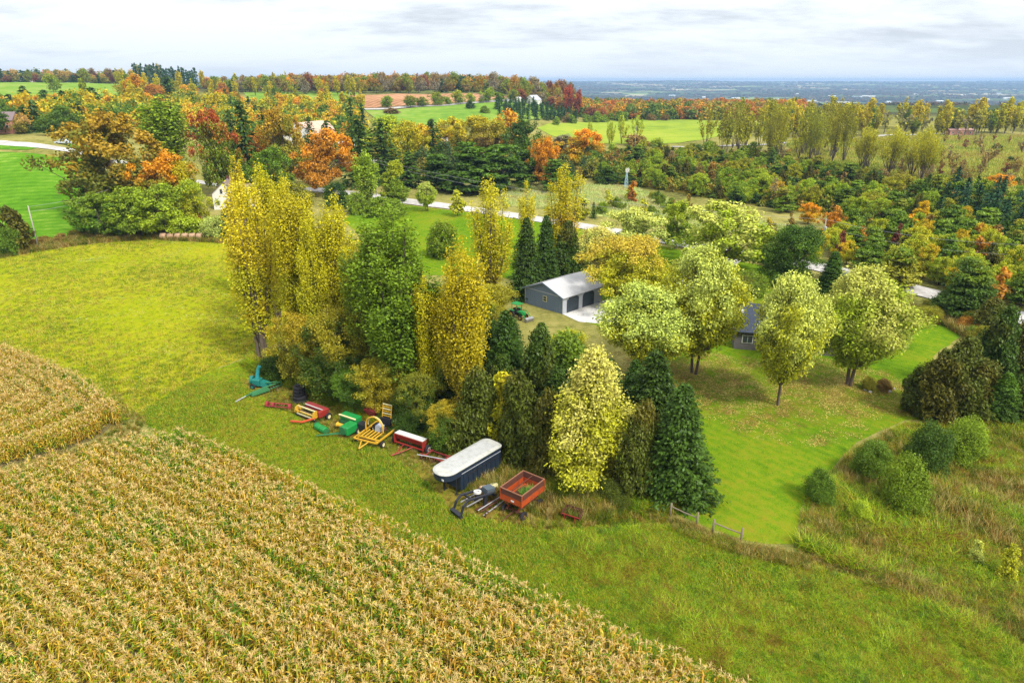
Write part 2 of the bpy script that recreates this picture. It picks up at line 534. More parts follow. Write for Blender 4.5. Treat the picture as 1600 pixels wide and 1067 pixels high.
def gen(kind, lod, var):
    """returns (crown mesh, trunk mesh or None, nominal height, nominal width)"""
    key = (kind, lod, var)
    if key in MESH:
        return MESH[key]
    g = np.random.default_rng(abs(hash((len(kind) * 31 + ord(kind[0]) * 7 + ord(kind[-1]), lod, var))) % 100000)
    N, sz = LEVEL[lod]['n'], LEVEL[lod]['s']
    mb = MB()
    nb = {0: 1.0, 1: 0.45, 2: 0.15}[lod]
    ts = {0: 8, 1: 5, 2: 4}[lod]
    if kind in ('fan', 'round', 'pyr'):
        H, W = {'fan': (11, 9), 'round': (11, 10), 'pyr': (12, 9)}[kind]
        env = {'fan': e_fan, 'round': e_round, 'pyr': e_pyr}[kind]
        t0 = {'fan': 0.20, 'round': 0.16, 'pyr': 0.06}[kind]
        V, Q, C = clumped(H, W, t0, env, int(340 * max(N, .3)), int(46000 * N), 0.165 * sz, g,
                          rc=.068 if lod < 2 else .11, inner=.46, lob={'fan': .22, 'round': .40, 'pyr': .20}[kind], updir=.5,
                          elong=1.5, flat=.85)
        if kind == 'fan':
            for k in range(2):
                a = var * 2 + k * 3.1
                p1 = Vector((math.cos(a) * .25, math.sin(a) * .25, 0))
                p2 = Vector((math.cos(a) * 1.0, math.sin(a) * 1.0, H * .55))
                mb.tube([p1 + Vector((0, 0, -.1)), p1.lerp(p2, .4) + Vector((0, 0, .1)), p2], [.17, .12, .05], ts, cap=False)
        else:
            trunk_shape(mb, H, .26, .72, g, n=ts)
        limbs(mb, C, H, .26, g, int(60 * nb), .16)
    elif kind in ('poplar', 'thinpop', 'willow'):
        thin = kind == 'thinpop'
        if thin:
            kind = 'poplar'
        H, W = (20, 7) if kind == 'poplar' else (16, 9)
        K = {0: 17, 1: 10, 2: 6}[lod] if kind == 'poplar' else {0: 15, 1: 11, 2: 7}[lod]
        Vs, Qs, cnt = [], [], 0
        tot = int((40000 if kind == 'poplar' else 18000) * N * (.45 if thin else 1))
        for k in range(K):
            a = 2 * math.pi * k / K + g.uniform(-.4, .4)
            rad = W * (.36 if k else 0.0) * g.uniform(.35, 1)
            top = H * (1 - .42 * (rad / (W * .36)) ** 1.3 * g.uniform(.2, 1.25)) if k else H
            x1, y1 = rad * math.cos(a), rad * math.sin(a)
            z0 = g.uniform(.05, .22) * H if kind == 'poplar' else .01 * H
            pts = []
            for q in (0, .3, .6, 1):
                e = q ** .6 if kind == 'poplar' else q ** .95
                m_ = 1.0 if kind == 'poplar' else 1.35
                pts.append(Vector((x1 * e * m_, y1 * e * m_, z0 + (top - z0) * q)))
            r0 = .13 if kind == 'poplar' else .12
            mb.tube(pts, [r0, r0 * .8, r0 * .45, .02], 4, cap=False)
            k_n = tot // K
            # leaves round the stem, in small tufts on side twigs
            ntu = max(6, int(k_n / (14 if lod == 0 else 6)))
            lo = .12 if kind == 'poplar' else .42
            q = g.uniform(lo, 1.0, ntu)
            e = q ** .6 if kind == 'poplar' else q ** .95
            m_ = 1.0 if kind == 'poplar' else 1.35
            cx = np.stack([x1 * e * m_, y1 * e * m_, z0 + (top - z0) * q], 1)
            rs = W * (.135 if kind == 'poplar' else .13) * np.clip(np.sin(np.pi * np.clip((q - lo) / (1.02 - lo), 0, 1)) ** .5 + .12, 0, 1) * (1.25 - .5 * q)
            th = g.uniform(0, 6.28, ntu)
            rr = rs * g.uniform(0, 1, ntu) ** .5
            cx[:, 0] += rr * np.cos(th)
            cx[:, 1] += rr * np.sin(th)
            cx[:, 2] += rr * .8
            kk = max(1, k_n // ntu)
            off = g.normal(size=(ntu, kk, 3)) * np.array([.20, .20, .42])
            L = (cx[:, None, :] + off).reshape(-1, 3)
            nn = g.normal(size=L.shape) * .8 + np.array([0, 0, .45])
            V, Q = leaf_quads(L, nn, .17 * sz * (1.0 if kind == 'poplar' else .9), g, 1.2)
            Vs.append(V)
            Qs.append(Q + cnt)
            cnt += len(V)
        V, Q = np.concatenate(Vs), np.concatenate(Qs)
        if kind == 'poplar':
            for k in range(3 if lod < 2 else 1):
                a = k * 2.2 + var
                mb.tube([(.35 * math.cos(a), .35 * math.sin(a), -.15), (.5 * math.cos(a), .5 * math.sin(a), H * .35), (.3 * math.cos(a), .3 * math.sin(a), H * .8)], [.19, .13, .05], ts, cap=False)
    elif kind == 'spruce':
        H, W = 13, 6.4
        lay = {0: 52, 1: 24, 2: 13}[lod]
        br = {0: 16, 1: 9, 2: 7}[lod]
        Vs, Ns, As = [], [], []
        for i in range(lay):
            q = (i + g.uniform(-.3, .3)) / lay
            q = min(max(q, 0.0), .985)
            z = H * (.03 + .97 * q)
            Rr = W / 2 * (1 - q) ** .7 + .1
            for b in range(br):
                a = 2 * math.pi * (b + g.uniform(-.4, .4)) / br + i * .7
                Lb = Rr * g.uniform(.55, 1.2) * (1 + .13 * math.sin(2 * a + var * 2 + q * 5))
                m_ = max(2, int(Lb / ({0: .155, 1: .36, 2: .8}[lod])))
                s_ = np.linspace(.18, 1, m_) + g.normal(size=m_) * .04
                droop = -.32 * s_ ** 1.4 * Lb + .12 * s_ ** 4 * Lb
                for side in (-1, 0, 1) if lod == 0 else (0,):
                    c = np.stack([np.cos(a) * Lb * s_, np.sin(a) * Lb * s_, z + droop], 1)
                    lat = np.array([-math.sin(a), math.cos(a), 0])
                    c += lat * (side * .19 + g.normal(size=(m_, 1)) * .10)
                    c += g.normal(size=c.shape) * .07
                    Vs.append(c)
                    out = np.array([math.cos(a) * .5, math.sin(a) * .5, .9])
                    Ns.append(out + g.normal(size=c.shape) * .6)
                    As.append(np.tile(np.array([math.cos(a), math.sin(a), -.35]) + lat * side * .8, (m_, 1)))
        C = np.concatenate(Vs)
        C[:, 2] = np.maximum(C[:, 2], .1)
        V, Q = leaf_quads(C, np.concatenate(Ns), {0: .20, 1: .5, 2: 1.1}[lod], g, 1.75, np.concatenate(As))
        trunk_shape(mb, H, .2, .97, g, lean=.004, n=ts)
    elif kind == 'cedar':
        H, W = 9, 4.6
        ax = np.array([0, 0, 1.0])
        V, Q, C = clumped(H, W, .02, e_egg, int(300 * max(N, .3)), int(26000 * N), .17 * sz, g, rc=.085 if lod < 2 else .13,
                          flat=1.5, inner=.32, lob=.34, updir=.3, elong=1.9, axis=ax)
        trunk_shape(mb, H, .14, .8, g, n=ts)
    elif kind == 'pine':
        H, W = 10, 7
        V, Q, C = clumped(H, W, .12, e_cone, int(170 * max(N, .3)), int(22000 * N), .19 * sz, g, rc=.12, flat=.33,
                          inner=.35, lob=.3, updir=.8, elong=2.1)
        trunk_shape(mb, H, .2, .93, g, n=ts)
        limbs(mb, C, H, .22, g, int(50 * nb), .1, up=.0)
    elif kind == 'bush':
        H, W = 4.0, 5.2
        V, Q, C = clumped(H, W, .0, e_dome, int(200 * max(N, .3)), int(32000 * N), .095 * sz, g, rc=.10, flat=.9,
                          inner=.34, lob=.30, updir=.55, elong=1.7)
        for k in range(5):
            a = k * 1.3
            mb.tube([(0, 0, -.05), (math.cos(a) * .5, math.sin(a) * .5, 1.2), (math.cos(a) * .9, math.sin(a) * .9, 2.2)], [.05, .035, .012], 4, cap=False)
    elif kind == 'sapling':      # slim young tree with a thin stem
        H, W = 6, 3
        V, Q, C = clumped(H, W, .14, e_egg, int(60 * max(N, .35)), int(3800 * N), .21 * sz, g, rc=.13, flat=1.1,
                          inner=.5, lob=.25, updir=.5, elong=1.4)
        trunk_shape(mb, H, .07, .9, g, n=4)
        limbs(mb, C, H, .07, g, int(22 * nb), .15)
    elif kind == 'bare':         # thin crown, mostly twigs
        H, W = 7, 4
        V, Q, C = clumped(H, W, .25, e_fan, int(50 * max(N, .35)), int(1500 * N), .2 * sz, g, rc=.14, flat=1.1,
                          inner=.5, lob=.25, updir=.5, elong=1.4)
        trunk_shape(mb, H, .1, .85, g, n=4)
        limbs(mb, C, H, .14, g, int(60 * max(nb, .35)), .1)
    m = len(Q)
    crown = np_mesh(kind + '_crown', V, Q, g.uniform(0, 1, m))
    crown.materials.append(LEAF)
    tm = bpy.data.meshes.new(kind + '_trunk')
    tm.from_pydata(mb.v, [], mb.f)
    for p in tm.polygons:
        p.use_smooth = True
    tm.materials.append(BARK)
    MESH[key] = (crown, tm, H, W)
    return MESH[key]


PAL = dict(
    YEL=(.59, .49, .014), GOLD=(.66, .43, .012), BRY=(.38, .31, .016), ORG=(.80, .32, .010), APR=(.66, .46, .05), DORG=(.44, .20, .02), RED=(.46, .08, .02),
    RUST=(.32, .13, .03), PALE=(.57, .62, .12), CREAM=(.66, .60, .13), LIME=(.36, .46, .02), YGR=(.46, .46, .018), GRN=(.19, .28, .016),
    MGR=(.12, .21, .014), DGR=(.06, .115, .012), SPR=(.05, .095, .010), BSP=(.03, .085, .035), CED=(.095, .12, .012), BRC=(.135, .125, .014),
    OLV=(.28, .27, .02), BRN=(.27, .18, .04), GREY=(.30, .26, .16), PINK=(.62, .36, .10), MAR=(.20, .06, .03), SAGE=(.42, .50, .10),
    OMAP=(.48, .27, .018), OMAG=(.15, .17, .018))
NAMES = dict(fan='maple_tree', round='maple_tree', pyr='maple_tree', poplar='poplar_tree', thinpop='poplar_tree', willow='willow_tree', spruce='spruce_tree',
             cedar='cedar_tree', pine='pine_tree', bush='shrub', sapling='young_tree', bare='young_tree')
CATS = dict(maple_tree='tree', poplar_tree='tree', willow_tree='tree', spruce_tree='tree', cedar_tree='tree', pine_tree='tree',
            shrub='bush', young_tree='tree')
vcount = [0]


def tree(kind, p, h, w, c1, c2, label, group=None, name=None, cat=None, lod=None, bark=None):
    d = math.hypot(p.x, p.y)
    if lod is None:
        lod = 0 if d < 128 else (1 if d < 330 else 2)
    vcount[0] += 1
    cr, tm, H, W = gen(kind, lod, vcount[0] % (2 if lod == 0 else 3))
    name = name or NAMES[kind]
    o = empty(name, p, rnd.uniform(0, 6.28), label, cat or CATS.get(name, 'tree'), group)
    o.location.z -= 0.03
    asy = rnd.uniform(.88, 1.12)
    o.scale = (w / W * asy, w / W / asy, h / H)
    tr = bpy.data.objects.new('trunk', tm)
    link(tr, o)
    c = bpy.data.objects.new('crown', cr)
    link(c, o)
    a = PAL[c1] if isinstance(c1, str) else c1
    b = PAL[c2] if isinstance(c2, str) else c2
    j = rnd.uniform(.9, 1.1)
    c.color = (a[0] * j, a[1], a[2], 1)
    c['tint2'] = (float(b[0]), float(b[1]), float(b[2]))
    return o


def T(kind, x, yb, yt, wpx, c1, c2, label, group=None, **kw):
    """tree whose foot stands at photo place (x, yb); yb < 0 gives its distance in metres"""
    p = AT(x, -yb) if yb < 0 else P(x, yb)
    h = height_to(p, yt)
    w = width_of(p, wpx * (1.2 if p.y < 330 else 1.0), h * .5)
    return tree(kind, p, h, w, c1, c2, label, group, **kw)


ORD = ['first', 'second', 'third', 'fourth', 'fifth', 'sixth', 'seventh', 'eighth', 'ninth', 'tenth', 'eleventh', 'twelfth', 'thirteenth',
       'fourteenth', 'fifteenth', 'sixteenth', 'seventeenth', 'eighteenth', 'nineteenth', 'twentieth']


def ordw(i):
    if i < 20:
        return ORD[i]
    tens = ['', '', 'twenty', 'thirty', 'forty', 'fifty', 'sixty', 'seventy', 'eighty', 'ninety']
    i += 1
    if i > 100:
        return 'one-hundred-' + ordw(i - 101)
    if i == 100:
        return 'hundredth'
    if i % 10 == 0:
        return tens[i // 10][:-1] + 'ieth' if i < 100 else 'hundredth'
    return tens[(i // 10) % 10] + '-' + ORD[i % 10 - 1]


def screen_x(p):
    d = p.y * CP - (p.z - CAM_H) * SP
    return 800 + F * p.x / d


def inpoly(x, y, poly):
    c = False
    j = len(poly) - 1
    for i in range(len(poly)):
        xi, yi = poly[i]
        xj, yj = poly[j]
        if (yi > y) != (yj > y) and x < (xj - xi) * (y - yi) / (yj - yi) + xi:
            c = not c
        j = i
    return c


def grove(n, poly, mix, where, group, gap=0.6, seed=1, line=None, dist=None, min_m=2.0):
    """n trees at random feet inside a photo polygon; mix = [(weight, kind, hmin, hmax, wmin, wmax, c1, c2, look)]
    each tree is named by its look and its count from the left among its like"""
    r = random.Random(seed)
    made = []
    xs = [q[0] for q in poly]
    ys = [q[1] for q in poly]
    tries = 0
    while len(made) < n and tries < n * 60:
        tries += 1
        x, y = r.uniform(min(xs), max(xs)), r.uniform(min(ys), max(ys))
        if not inpoly(x, y, poly):
            continue
        if dist is not None:
            p = AT(x, y)
        else:
            p = P(x, y)
        k = r.choices(range(len(mix)), [m[0] for m in mix])[0]
        m = mix[k]
        s = r.random()
        h = m[2] + (m[3] - m[2]) * s
        w = m[4] + (m[5] - m[4]) * min(1, max(0, s + r.uniform(-.3, .3)))
        if any((p - q[0]).length < gap * (w + q[3]) / 2 for q in made):
            continue
        made.append((p, k, h, w))
    byk = {}
    for q in made:
        byk.setdefault(mix[q[1]][8], []).append(q)
    for look, lst in byk.items():
        lst.sort(key=lambda q: screen_x(q[0]))
        for i, (p, k, h, w) in enumerate(lst):
            m = mix[k]
            if len(lst) == 1:
                lab = 'only ' + look + ' ' + where
            else:
                lab = ordw(i) + ' ' + look + ' from the left ' + where
            nm = 'broadleaf_tree' if m[1] == 'round' and 'maple' not in look else None
            tree(m[1], p, h, w, m[6], m[7], lab, group, name=nm)
    return made


# ------------------------------------------------------------------ scattering of uncountable plants
def scatter(name, pts, rot, scl, protos, label=None, cat=None):
    """one object: protos instanced on points (grass, corn, far woods)"""
    c = bpy.data.collections.new(name + '_kinds')
    for o in protos:
        c.objects.link(o)
    n = len(pts)
    me = bpy.data.meshes.new(name)
    me.vertices.add(n)
    me.vertices.foreach_set('co', np.asarray(pts, np.float32).ravel())
    a = me.attributes.new('rot', 'FLOAT_VECTOR', 'POINT')
    a.data.foreach_set('vector', np.asarray(rot, np.float32).ravel())
    a = me.attributes.new('scl', 'FLOAT_VECTOR', 'POINT')
    a.data.foreach_set('vector', np.asarray(scl, np.float32).ravel())
    a = me.attributes.new('pick', 'INT', 'POINT')
    a.data.foreach_set('value', np.random.default_rng(n).integers(0, len(protos), n).astype(np.int32))
    o = bpy.data.objects.new(name, me)
    link(o)
    tag(o, label, cat, kind='stuff')
    ng = bpy.data.node_groups.new(name, 'GeometryNodeTree')
    ng.interface.new_socket('Geometry', in_out='INPUT', socket_type='NodeSocketGeometry')
    ng.interface.new_socket('Geometry', in_out='OUTPUT', socket_type='NodeSocketGeometry')
    gi = ng.nodes.new('NodeGroupInput')
    go = ng.nodes.new('NodeGroupOutput')
    ci = ng.nodes.new('GeometryNodeCollectionInfo')
    ci.inputs['Collection'].default_value = c
    ci.inputs['Separate Children'].default_value = True
    ci.inputs['Reset Children'].default_value = True
    ip = ng.nodes.new('GeometryNodeInstanceOnPoints')
    ip.inputs['Pick Instance'].default_value = True

    def na(nm, ty):
        q = ng.nodes.new('GeometryNodeInputNamedAttribute')
        q.data_type = ty
        q.inputs['Name'].default_value = nm
        return [s for s in q.outputs if s.enabled and s.name == 'Attribute'][0]
    L = ng.links.new
    L(gi.outputs[0], ip.inputs['Points'])
    L(ci.outputs[0], ip.inputs['Instance'])
    L(na('pick', 'INT'), ip.inputs['Instance Index'])
    L(na('rot', 'FLOAT_VECTOR'), ip.inputs['Rotation'])
    L(na('scl', 'FLOAT_VECTOR'), ip.inputs['Scale'])
    L(ip.outputs[0], go.inputs[0])
    md = o.modifiers.new('scatter', 'NODES')
    md.node_group = ng
    return o


def proto(name, V, Q, mats, g, smooth=False, mi=None):
    me = np_mesh(name, V, Q, g.uniform(0, 1, len(Q)), smooth)
    for m in (mats if isinstance(mats, (list, tuple)) else [mats]):
        me.materials.append(m)
    if mi is not None:
        me.polygons.foreach_set('material_index', np.asarray(mi, np.int32))
    return bpy.data.objects.new(name, me)


def blades(n, h, spread, wd, g, lean=.5, seg=2):
    """a tuft of curved blades as quads"""
    V, Q = [], []
    for i in range(n):
        a, rr = g.uniform(0, 6.28), spread * g.uniform(0, 1) ** .6
        bx, by = rr * math.cos(a), rr * math.sin(a)
        d = g.uniform(0, 6.28)
        hh = h * g.uniform(.55, 1.2)
        ln = lean * g.uniform(.3, 1.3) * hh
        w_ = wd * g.uniform(.7, 1.3)
        px, py = -math.sin(d), math.cos(d)
        o = len(V)
        for s in range(seg + 1):
            q = s / seg
            ww = w_ * (1 - .85 * q)
            cx, cy, cz = bx + math.cos(d) * ln * q ** 1.8, by + math.sin(d) * ln * q ** 1.8, hh * q * (1 - .12 * q)
            V += [(cx - px * ww / 2, cy - py * ww / 2, cz), (cx + px * ww / 2, cy + py * ww / 2, cz)]
        for s in range(seg):
            Q.append((o + s * 2, o + s * 2 + 1, o + s * 2 + 3, o + s * 2 + 2))
    return np.array(V), np.array(Q)


def world_poly(pp):
    """photo polygon to ground polygon; a third number is the height of what is seen above the ground"""
    return [tuple(P(*q).xy) for q in pp]


def inpoly_np(X, Y, poly):
    c = np.zeros(len(X), bool)
    j = len(poly) - 1
    for i in range(len(poly)):
        xi, yi = poly[i]
        xj, yj = poly[j]
        with np.errstate(divide='ignore', invalid='ignore'):
            t_ = ((yi > Y) != (yj > Y)) & (X < (xj - xi) * (Y - yi) / (yj - yi + 1e-12) + xi)
        c ^= t_
        j = i
    return c


def fill(poly, n, g, holes=()):
    """n random ground points inside a ground polygon"""
    xs = [q[0] for q in poly]
    ys = [q[1] for q in poly]
    outx, outy = [], []
    tot = 0
    for _ in range(60):
        X = g.uniform(min(xs), max(xs), n)
        Y = g.uniform(min(ys), max(ys), n)
        k = inpoly_np(X, Y, poly)
        for hp in holes:
            k &= ~inpoly_np(X, Y, hp)
        outx.append(X[k])
        outy.append(Y[k])
        tot += k.sum()
        if tot >= n:
            break
    X = np.concatenate(outx)[:n]
    Y = np.concatenate(outy)[:n]
    return np.stack([X, Y, tz(X, Y)], 1)


def vis_density(pts, g, near=60.0, power=1.6):
    """thin the points out with distance"""
    d = np.hypot(pts[:, 0], pts[:, 1])
    k = g.uniform(0, 1, len(pts)) < np.minimum(1, (near / np.maximum(d, 1)) ** power)
    return pts[k]


def drape(poly, name, mat, lift=.01, rag=0.0, step=None, seed=1, kind='structure', label=None):
    """a sheet following the ground inside a polygon of ground points"""
    r = random.Random(seed)
    b = []
    n = len(poly)
    per = sum(math.dist(poly[i], poly[(i + 1) % n]) for i in range(n))
    st = max(per / 260, .8)
    for i in range(n):
        p, q = poly[i], poly[(i + 1) % n]
        L = math.dist(p, q)
        m = max(1, int(L / st))
        for k in range(m):
            f = k / m
            x, y = p[0] + (q[0] - p[0]) * f, p[1] + (q[1] - p[1]) * f
            if rag:
                x += r.uniform(-rag, rag)
                y += r.uniform(-rag, rag)
            b.append((x, y))
    xs = [q[0] for q in b]
    ys = [q[1] for q in b]
    area = (max(xs) - min(xs)) * (max(ys) - min(ys))
    step = step or max(math.sqrt(area / 3500), 1.0)
    gx = np.arange(min(xs) + step / 2, max(xs), step)
    gy = np.arange(min(ys) + step / 2, max(ys), step)
    X, Y = [v.ravel() for v in np.meshgrid(gx, gy)]
    k = inpoly_np(X, Y, b)
    co = [Vector(q) for q in b] + [Vector((x, y)) for x, y in zip(X[k], Y[k])]
    nb_ = len(b)
    res = delaunay_2d_cdt(co, [(i, (i + 1) % nb_) for i in range(nb_)], [], 1, 1e-4)
    V2 = np.array([(v[0], v[1]) for v in res[0]])
    Z = tz(V2[:, 0], V2[:, 1]) + lift
    me = bpy.data.meshes.new(name)
    me.from_pydata([(x, y, z) for (x, y), z in zip(V2, Z)], [], [tuple(f) for f in res[2]])
    me.materials.append(mat)
    me.update()
    if len(me.polygons) and me.polygons[0].normal.z < 0:
        me.flip_normals()
    for p in me.polygons:
        p.use_smooth = True
    o = bpy.data.objects.new(name, me)
    link(o)
    return tag(o, label, kind=kind)


def ribbon(pts, width, name, mat, lift=.03, step=2.5, crown=0.0, rag=.15):
    """a road laid along ground points"""
    P2 = [Vector(p) for p in pts]
    # Catmull-Rom through the points
    out = []
    for i in range(len(P2) - 1):
        p0, p1, p2, p3 = P2[max(i - 1, 0)], P2[i], P2[i + 1], P2[min(i + 2, len(P2) - 1)]
        m = max(1, int((p2 - p1).length / step))
        for k in range(m):
            q = k / m
            out.append(.5 * ((2 * p1) + (p2 - p0) * q + (2 * p0 - 5 * p1 + 4 * p2 - p3) * q * q + (3 * p1 - p0 - 3 * p2 + p3) * q ** 3))
    out.append(P2[-1])
    V, Fc = [], []
    r = random.Random(5)
    for i, p in enumerate(out):
        d = (out[min(i + 1, len(out) - 1)] - out[max(i - 1, 0)]).normalized()
        nrm = Vector((-d.y, d.x))
        for k, e in enumerate((-1, -.5, 0, .5, 1)):
            q = p + nrm * (e * width / 2 + (r.uniform(-rag, rag) if abs(e) == 1 else 0))
            V.append((q.x, q.y, float(tz(q.x, q.y)) + lift + crown * (1 - e * e)))
        if i:
            for k in range(4):
                a = (i - 1) * 5 + k
                Fc.append((a, a + 1, a + 6, a + 5))
    me = bpy.data.meshes.new(name)
    me.from_pydata(V, [], Fc)
    me.materials.append(mat)
    me.update()
    if me.polygons[0].normal.z < 0:
        me.flip_normals()
    o = bpy.data.objects.new(name, me)
    link(o)
    return tag(o, kind='structure')
# ------------------------------------------------------------------ ground
def build_ground():
    rows = [-60, -45, -30, -15, 0]
    y = 6.0
    while y < 15500:
        rows.append(y)
        y += max(2.2, y * .021)
    rows = np.array(rows)
    us = np.linspace(-1.5, 1.5, 241)
    Y, U = np.meshgrid(rows, us, indexing='ij')
    X = U * (np.maximum(Y, 0) + 60)
    Z = tz(X, Y)
    # the sheet stays a hand's breadth below near fields, it never cuts them
    V = np.stack([X, Y, Z - .0], -1).reshape(-1, 3)
    nr, nc = len(rows), len(us)
    i, j = np.meshgrid(np.arange(nr - 1), np.arange(nc - 1), indexing='ij')
    a = (i * nc + j).ravel()
    Q = np.stack([a, a + 1, a + nc + 1, a + nc], 1)
    me = np_mesh('ground', V, Q, None, True)
    o = bpy.data.objects.new('ground', me)
    link(o)
    tag(o, kind='structure')
    m, t = newmat('rough_ground')
    pos = nd(t, 'ShaderNodeNewGeometry').outputs['Position']
    a_ = noise_(t, pos, .035, 4.0)
    b_ = noise_(t, pos, .6, 5.0, .65)
    c_ = noise_(t, pos, 6.0, 3.0, .7)
    f = math_(t, 'ADD', math_(t, 'MULTIPLY', a_, .4), math_(t, 'ADD', math_(t, 'MULTIPLY', b_, .38), math_(t, 'MULTIPLY', c_, .22)))
    near = ramp_(t, f, [(.36, (.07, .07, .02)), (.45, (.17, .17, .04)), (.52, (.27, .25, .07)), (.60, (.36, .31, .10)), (.70, (.25, .15, .06))])
    # farmland of the valley: fields and woods as patches
    mp = nd(t, 'ShaderNodeMapping', {'Vector': pos, 'Scale': (1 / 420.0, 1 / 700.0, 0), 'Rotation': (0, 0, .35)}).outputs[0]
    vo = nd(t, 'ShaderNodeTexVoronoi', {'Vector': mp, 'Scale': 1.0, 'Randomness': .8}, distance='CHEBYCHEV')
    sp = nd(t, 'ShaderNodeSeparateColor', {0: vo.outputs['Color']})
    farc = ramp_(t, sp.outputs[0], [(0, (.06, .08, .03)), (.25, (.10, .14, .04)), (.45, (.22, .30, .07)), (.6, (.42, .36, .20)), (.75, (.12, .10, .05)), (.9, (.52, .46, .26)), (1, (.2, .3, .07))])
    farc.node.color_ramp.interpolation = 'CONSTANT'
    wd = noise_(t, pos, .004, 5.0, .6)
    farc = mix_(t, ramp_(t, wd, [(.50, 0.0), (.54, 1.0)]), farc, (.07, .075, .035))
    sy = nd(t, 'ShaderNodeSeparateXYZ', {0: pos}).outputs[1]
    k = nd(t, 'ShaderNodeMapRange', {0: sy, 1: 640.0, 2: 760.0}).outputs[0]
    col = mix_(t, k, near, farc)
    bm = nd(t, 'ShaderNodeBump', {'Height': math_(t, 'ADD', c_, math_(t, 'MULTIPLY', b_, 2.0)), 'Strength': .6, 'Distance': .2})
    finish(t, nd(t, 'ShaderNodeBsdfDiffuse', {'Color': col, 'Normal': bm.outputs[0]}).outputs[0])
    me.materials.append(m)


build_ground()

G1 = (.10, .30, .012)
LAWN = ground_mat('lawn', [(.34, (.045, .11, .008)), (.43, (.085, .175, .007)), (.50, (.13, .23, .008)), (.56, (.20, .24, .012)), (.66, (.25, .20, .02))], s1=.07, s2=.9, s3=10.0, bump=.6, weights=(.36, .28, .36), stripe=(R(-38), 1.1, .035))
STRIP = ground_mat('strip_grass', [(.34, (.07, .14, .006)), (.43, (.14, .24, .006)), (.50, (.21, .31, .008)), (.58, (.28, .29, .012)), (.68, (.26, .18, .02))], s1=.05, s2=.7, s3=7.0, bump=.7, weights=(.36, .34, .3), stripe=(R(52), 2.6, .05))
MEADOW = ground_mat('meadow', [(.34, (.13, .17, .006)), (.43, (.23, .28, .006)), (.52, (.30, .32, .008)), (.60, (.37, .33, .018)), (.70, (.34, .26, .04))], s1=.045, s2=.5, s3=6.0, bump=.7, weights=(.4, .34, .26), fleck=((.50, .50, .38), .66, 3.2))
FIELD = ground_mat('sown_field', [(.36, (.045, .13, .008)), (.45, (.075, .20, .010)), (.54, (.11, .25, .014)), (.64, (.26, .36, .06))], s1=.03, s2=.3, s3=4.0, bump=.3, stripe=(R(80), 3.2, .07))
FARM = ground_mat('far_meadow', [(.38, (.16, .24, .03)), (.5, (.26, .34, .035)), (.6, (.33, .36, .05))], s1=.012, s2=.1, s3=1.0, bump=.2)
PAST = ground_mat('pasture', [(.38, (.11, .22, .03)), (.5, (.18, .30, .035)), (.62, (.30, .34, .09))], s1=.015, s2=.12, s3=1.2, bump=.2)
PLOW = ground_mat('ploughed_soil', [(.38, (.24, .12, .06)), (.5, (.38, .20, .10)), (.62, (.50, .28, .16))], s1=.015, s2=.15, s3=1.5, bump=.3, stripe=(R(10), 6.0, .1))
BRUSHG = ground_mat('fallow_grass', [(.36, (.20, .26, .05)), (.46, (.38, .46, .11)), (.54, (.54, .58, .20)), (.66, (.62, .54, .24))], s1=.05, s2=.35, s3=3.0, bump=.8)
OLIVEG = ground_mat('scrub_grass', [(.36, (.14, .18, .02)), (.46, (.32, .37, .035)), (.56, (.48, .50, .06)), (.70, (.46, .36, .08))], s1=.03, s2=.2, s3=2.0, bump=.8)
SOIL = ground_mat('field_soil', [(.36, (.09, .07, .03)), (.5, (.20, .16, .07)), (.64, (.16, .22, .04))], s1=.1, s2=.9, s3=8.0, bump=.9)
ROUGH = ground_mat('rough_grass_ground', [(.35, (.05, .06, .008)), (.45, (.13, .14, .015)), (.53, (.24, .20, .03)), (.63, (.24, .13, .03))], s1=.08, s2=.8, s3=7.0, bump=.9)
GRAVEL = ground_mat('gravel', [(.38, (.30, .28, .25)), (.5, (.48, .46, .43)), (.62, (.62, .60, .58))], s1=.1, s2=.9, s3=12.0, bump=.4)
CONC = ground_mat('concrete', [(.36, (.50, .48, .45)), (.5, (.62, .60, .57)), (.62, (.70, .69, .66))], s1=.2, s2=1.2, s3=14.0, bump=.15)
LITTER = ground_mat('leaf_litter', [(.36, (.26, .26, .04)), (.46, (.42, .33, .08)), (.54, (.50, .36, .16)), (.64, (.44, .40, .08))], s1=.15, s2=1.2, s3=11.0, bump=.5)

corn_edge = [(1172, 1069), (1000, 995), (800, 910), (660, 848), (560, 800), (460, 748), (360, 700), (290, 672), (255, 662), (215, 670), (190, 690)]
POLY_MAIN_CORN = world_poly([(1300, 1125, 1.1), (1172, 1069, 1.1), (1000, 1001, 1.1), (800, 916, 1.1), (660, 854, 1.1), (560, 806, 1.1), (460, 754, 1.1), (360, 706, 1.1), (300, 680, 1.1), (262, 666, 2), (222, 668, 2), (200, 688, 1.5), (196, 706), (130, 724), (60, 745), (0, 765), (-200, 830), (-500, 960), (-700, 1200), (-500, 1700), (600, 1700), (1300, 1500)])
POLY_LEFT_CORN = world_poly([(0, 534, 2), (60, 556, 2), (110, 576, 2), (150, 600, 2), (174, 622, 2), (182, 640, 2), (174, 664), (150, 684), (100, 704), (50, 718), (0, 730), (-140, 760), (-420, 800), (-800, 700), (-500, 560, 2), (-240, 490, 2)])
POLY_MEADOW = world_poly([(-300, 470), (-120, 425), (0, 402), (70, 390), (150, 380), (240, 374), (330, 378), (380, 384), (450, 450), (460, 520), (400, 552), (330, 580), (270, 612), (214, 645), (196, 655), (178, 630, 2.2), (150, 604, 2.2), (110, 580, 2.2), (60, 560, 2.2), (0, 538, 2.2), (-240, 495, 2.2), (-500, 565, 2), (-900, 640), (-900, 560)])
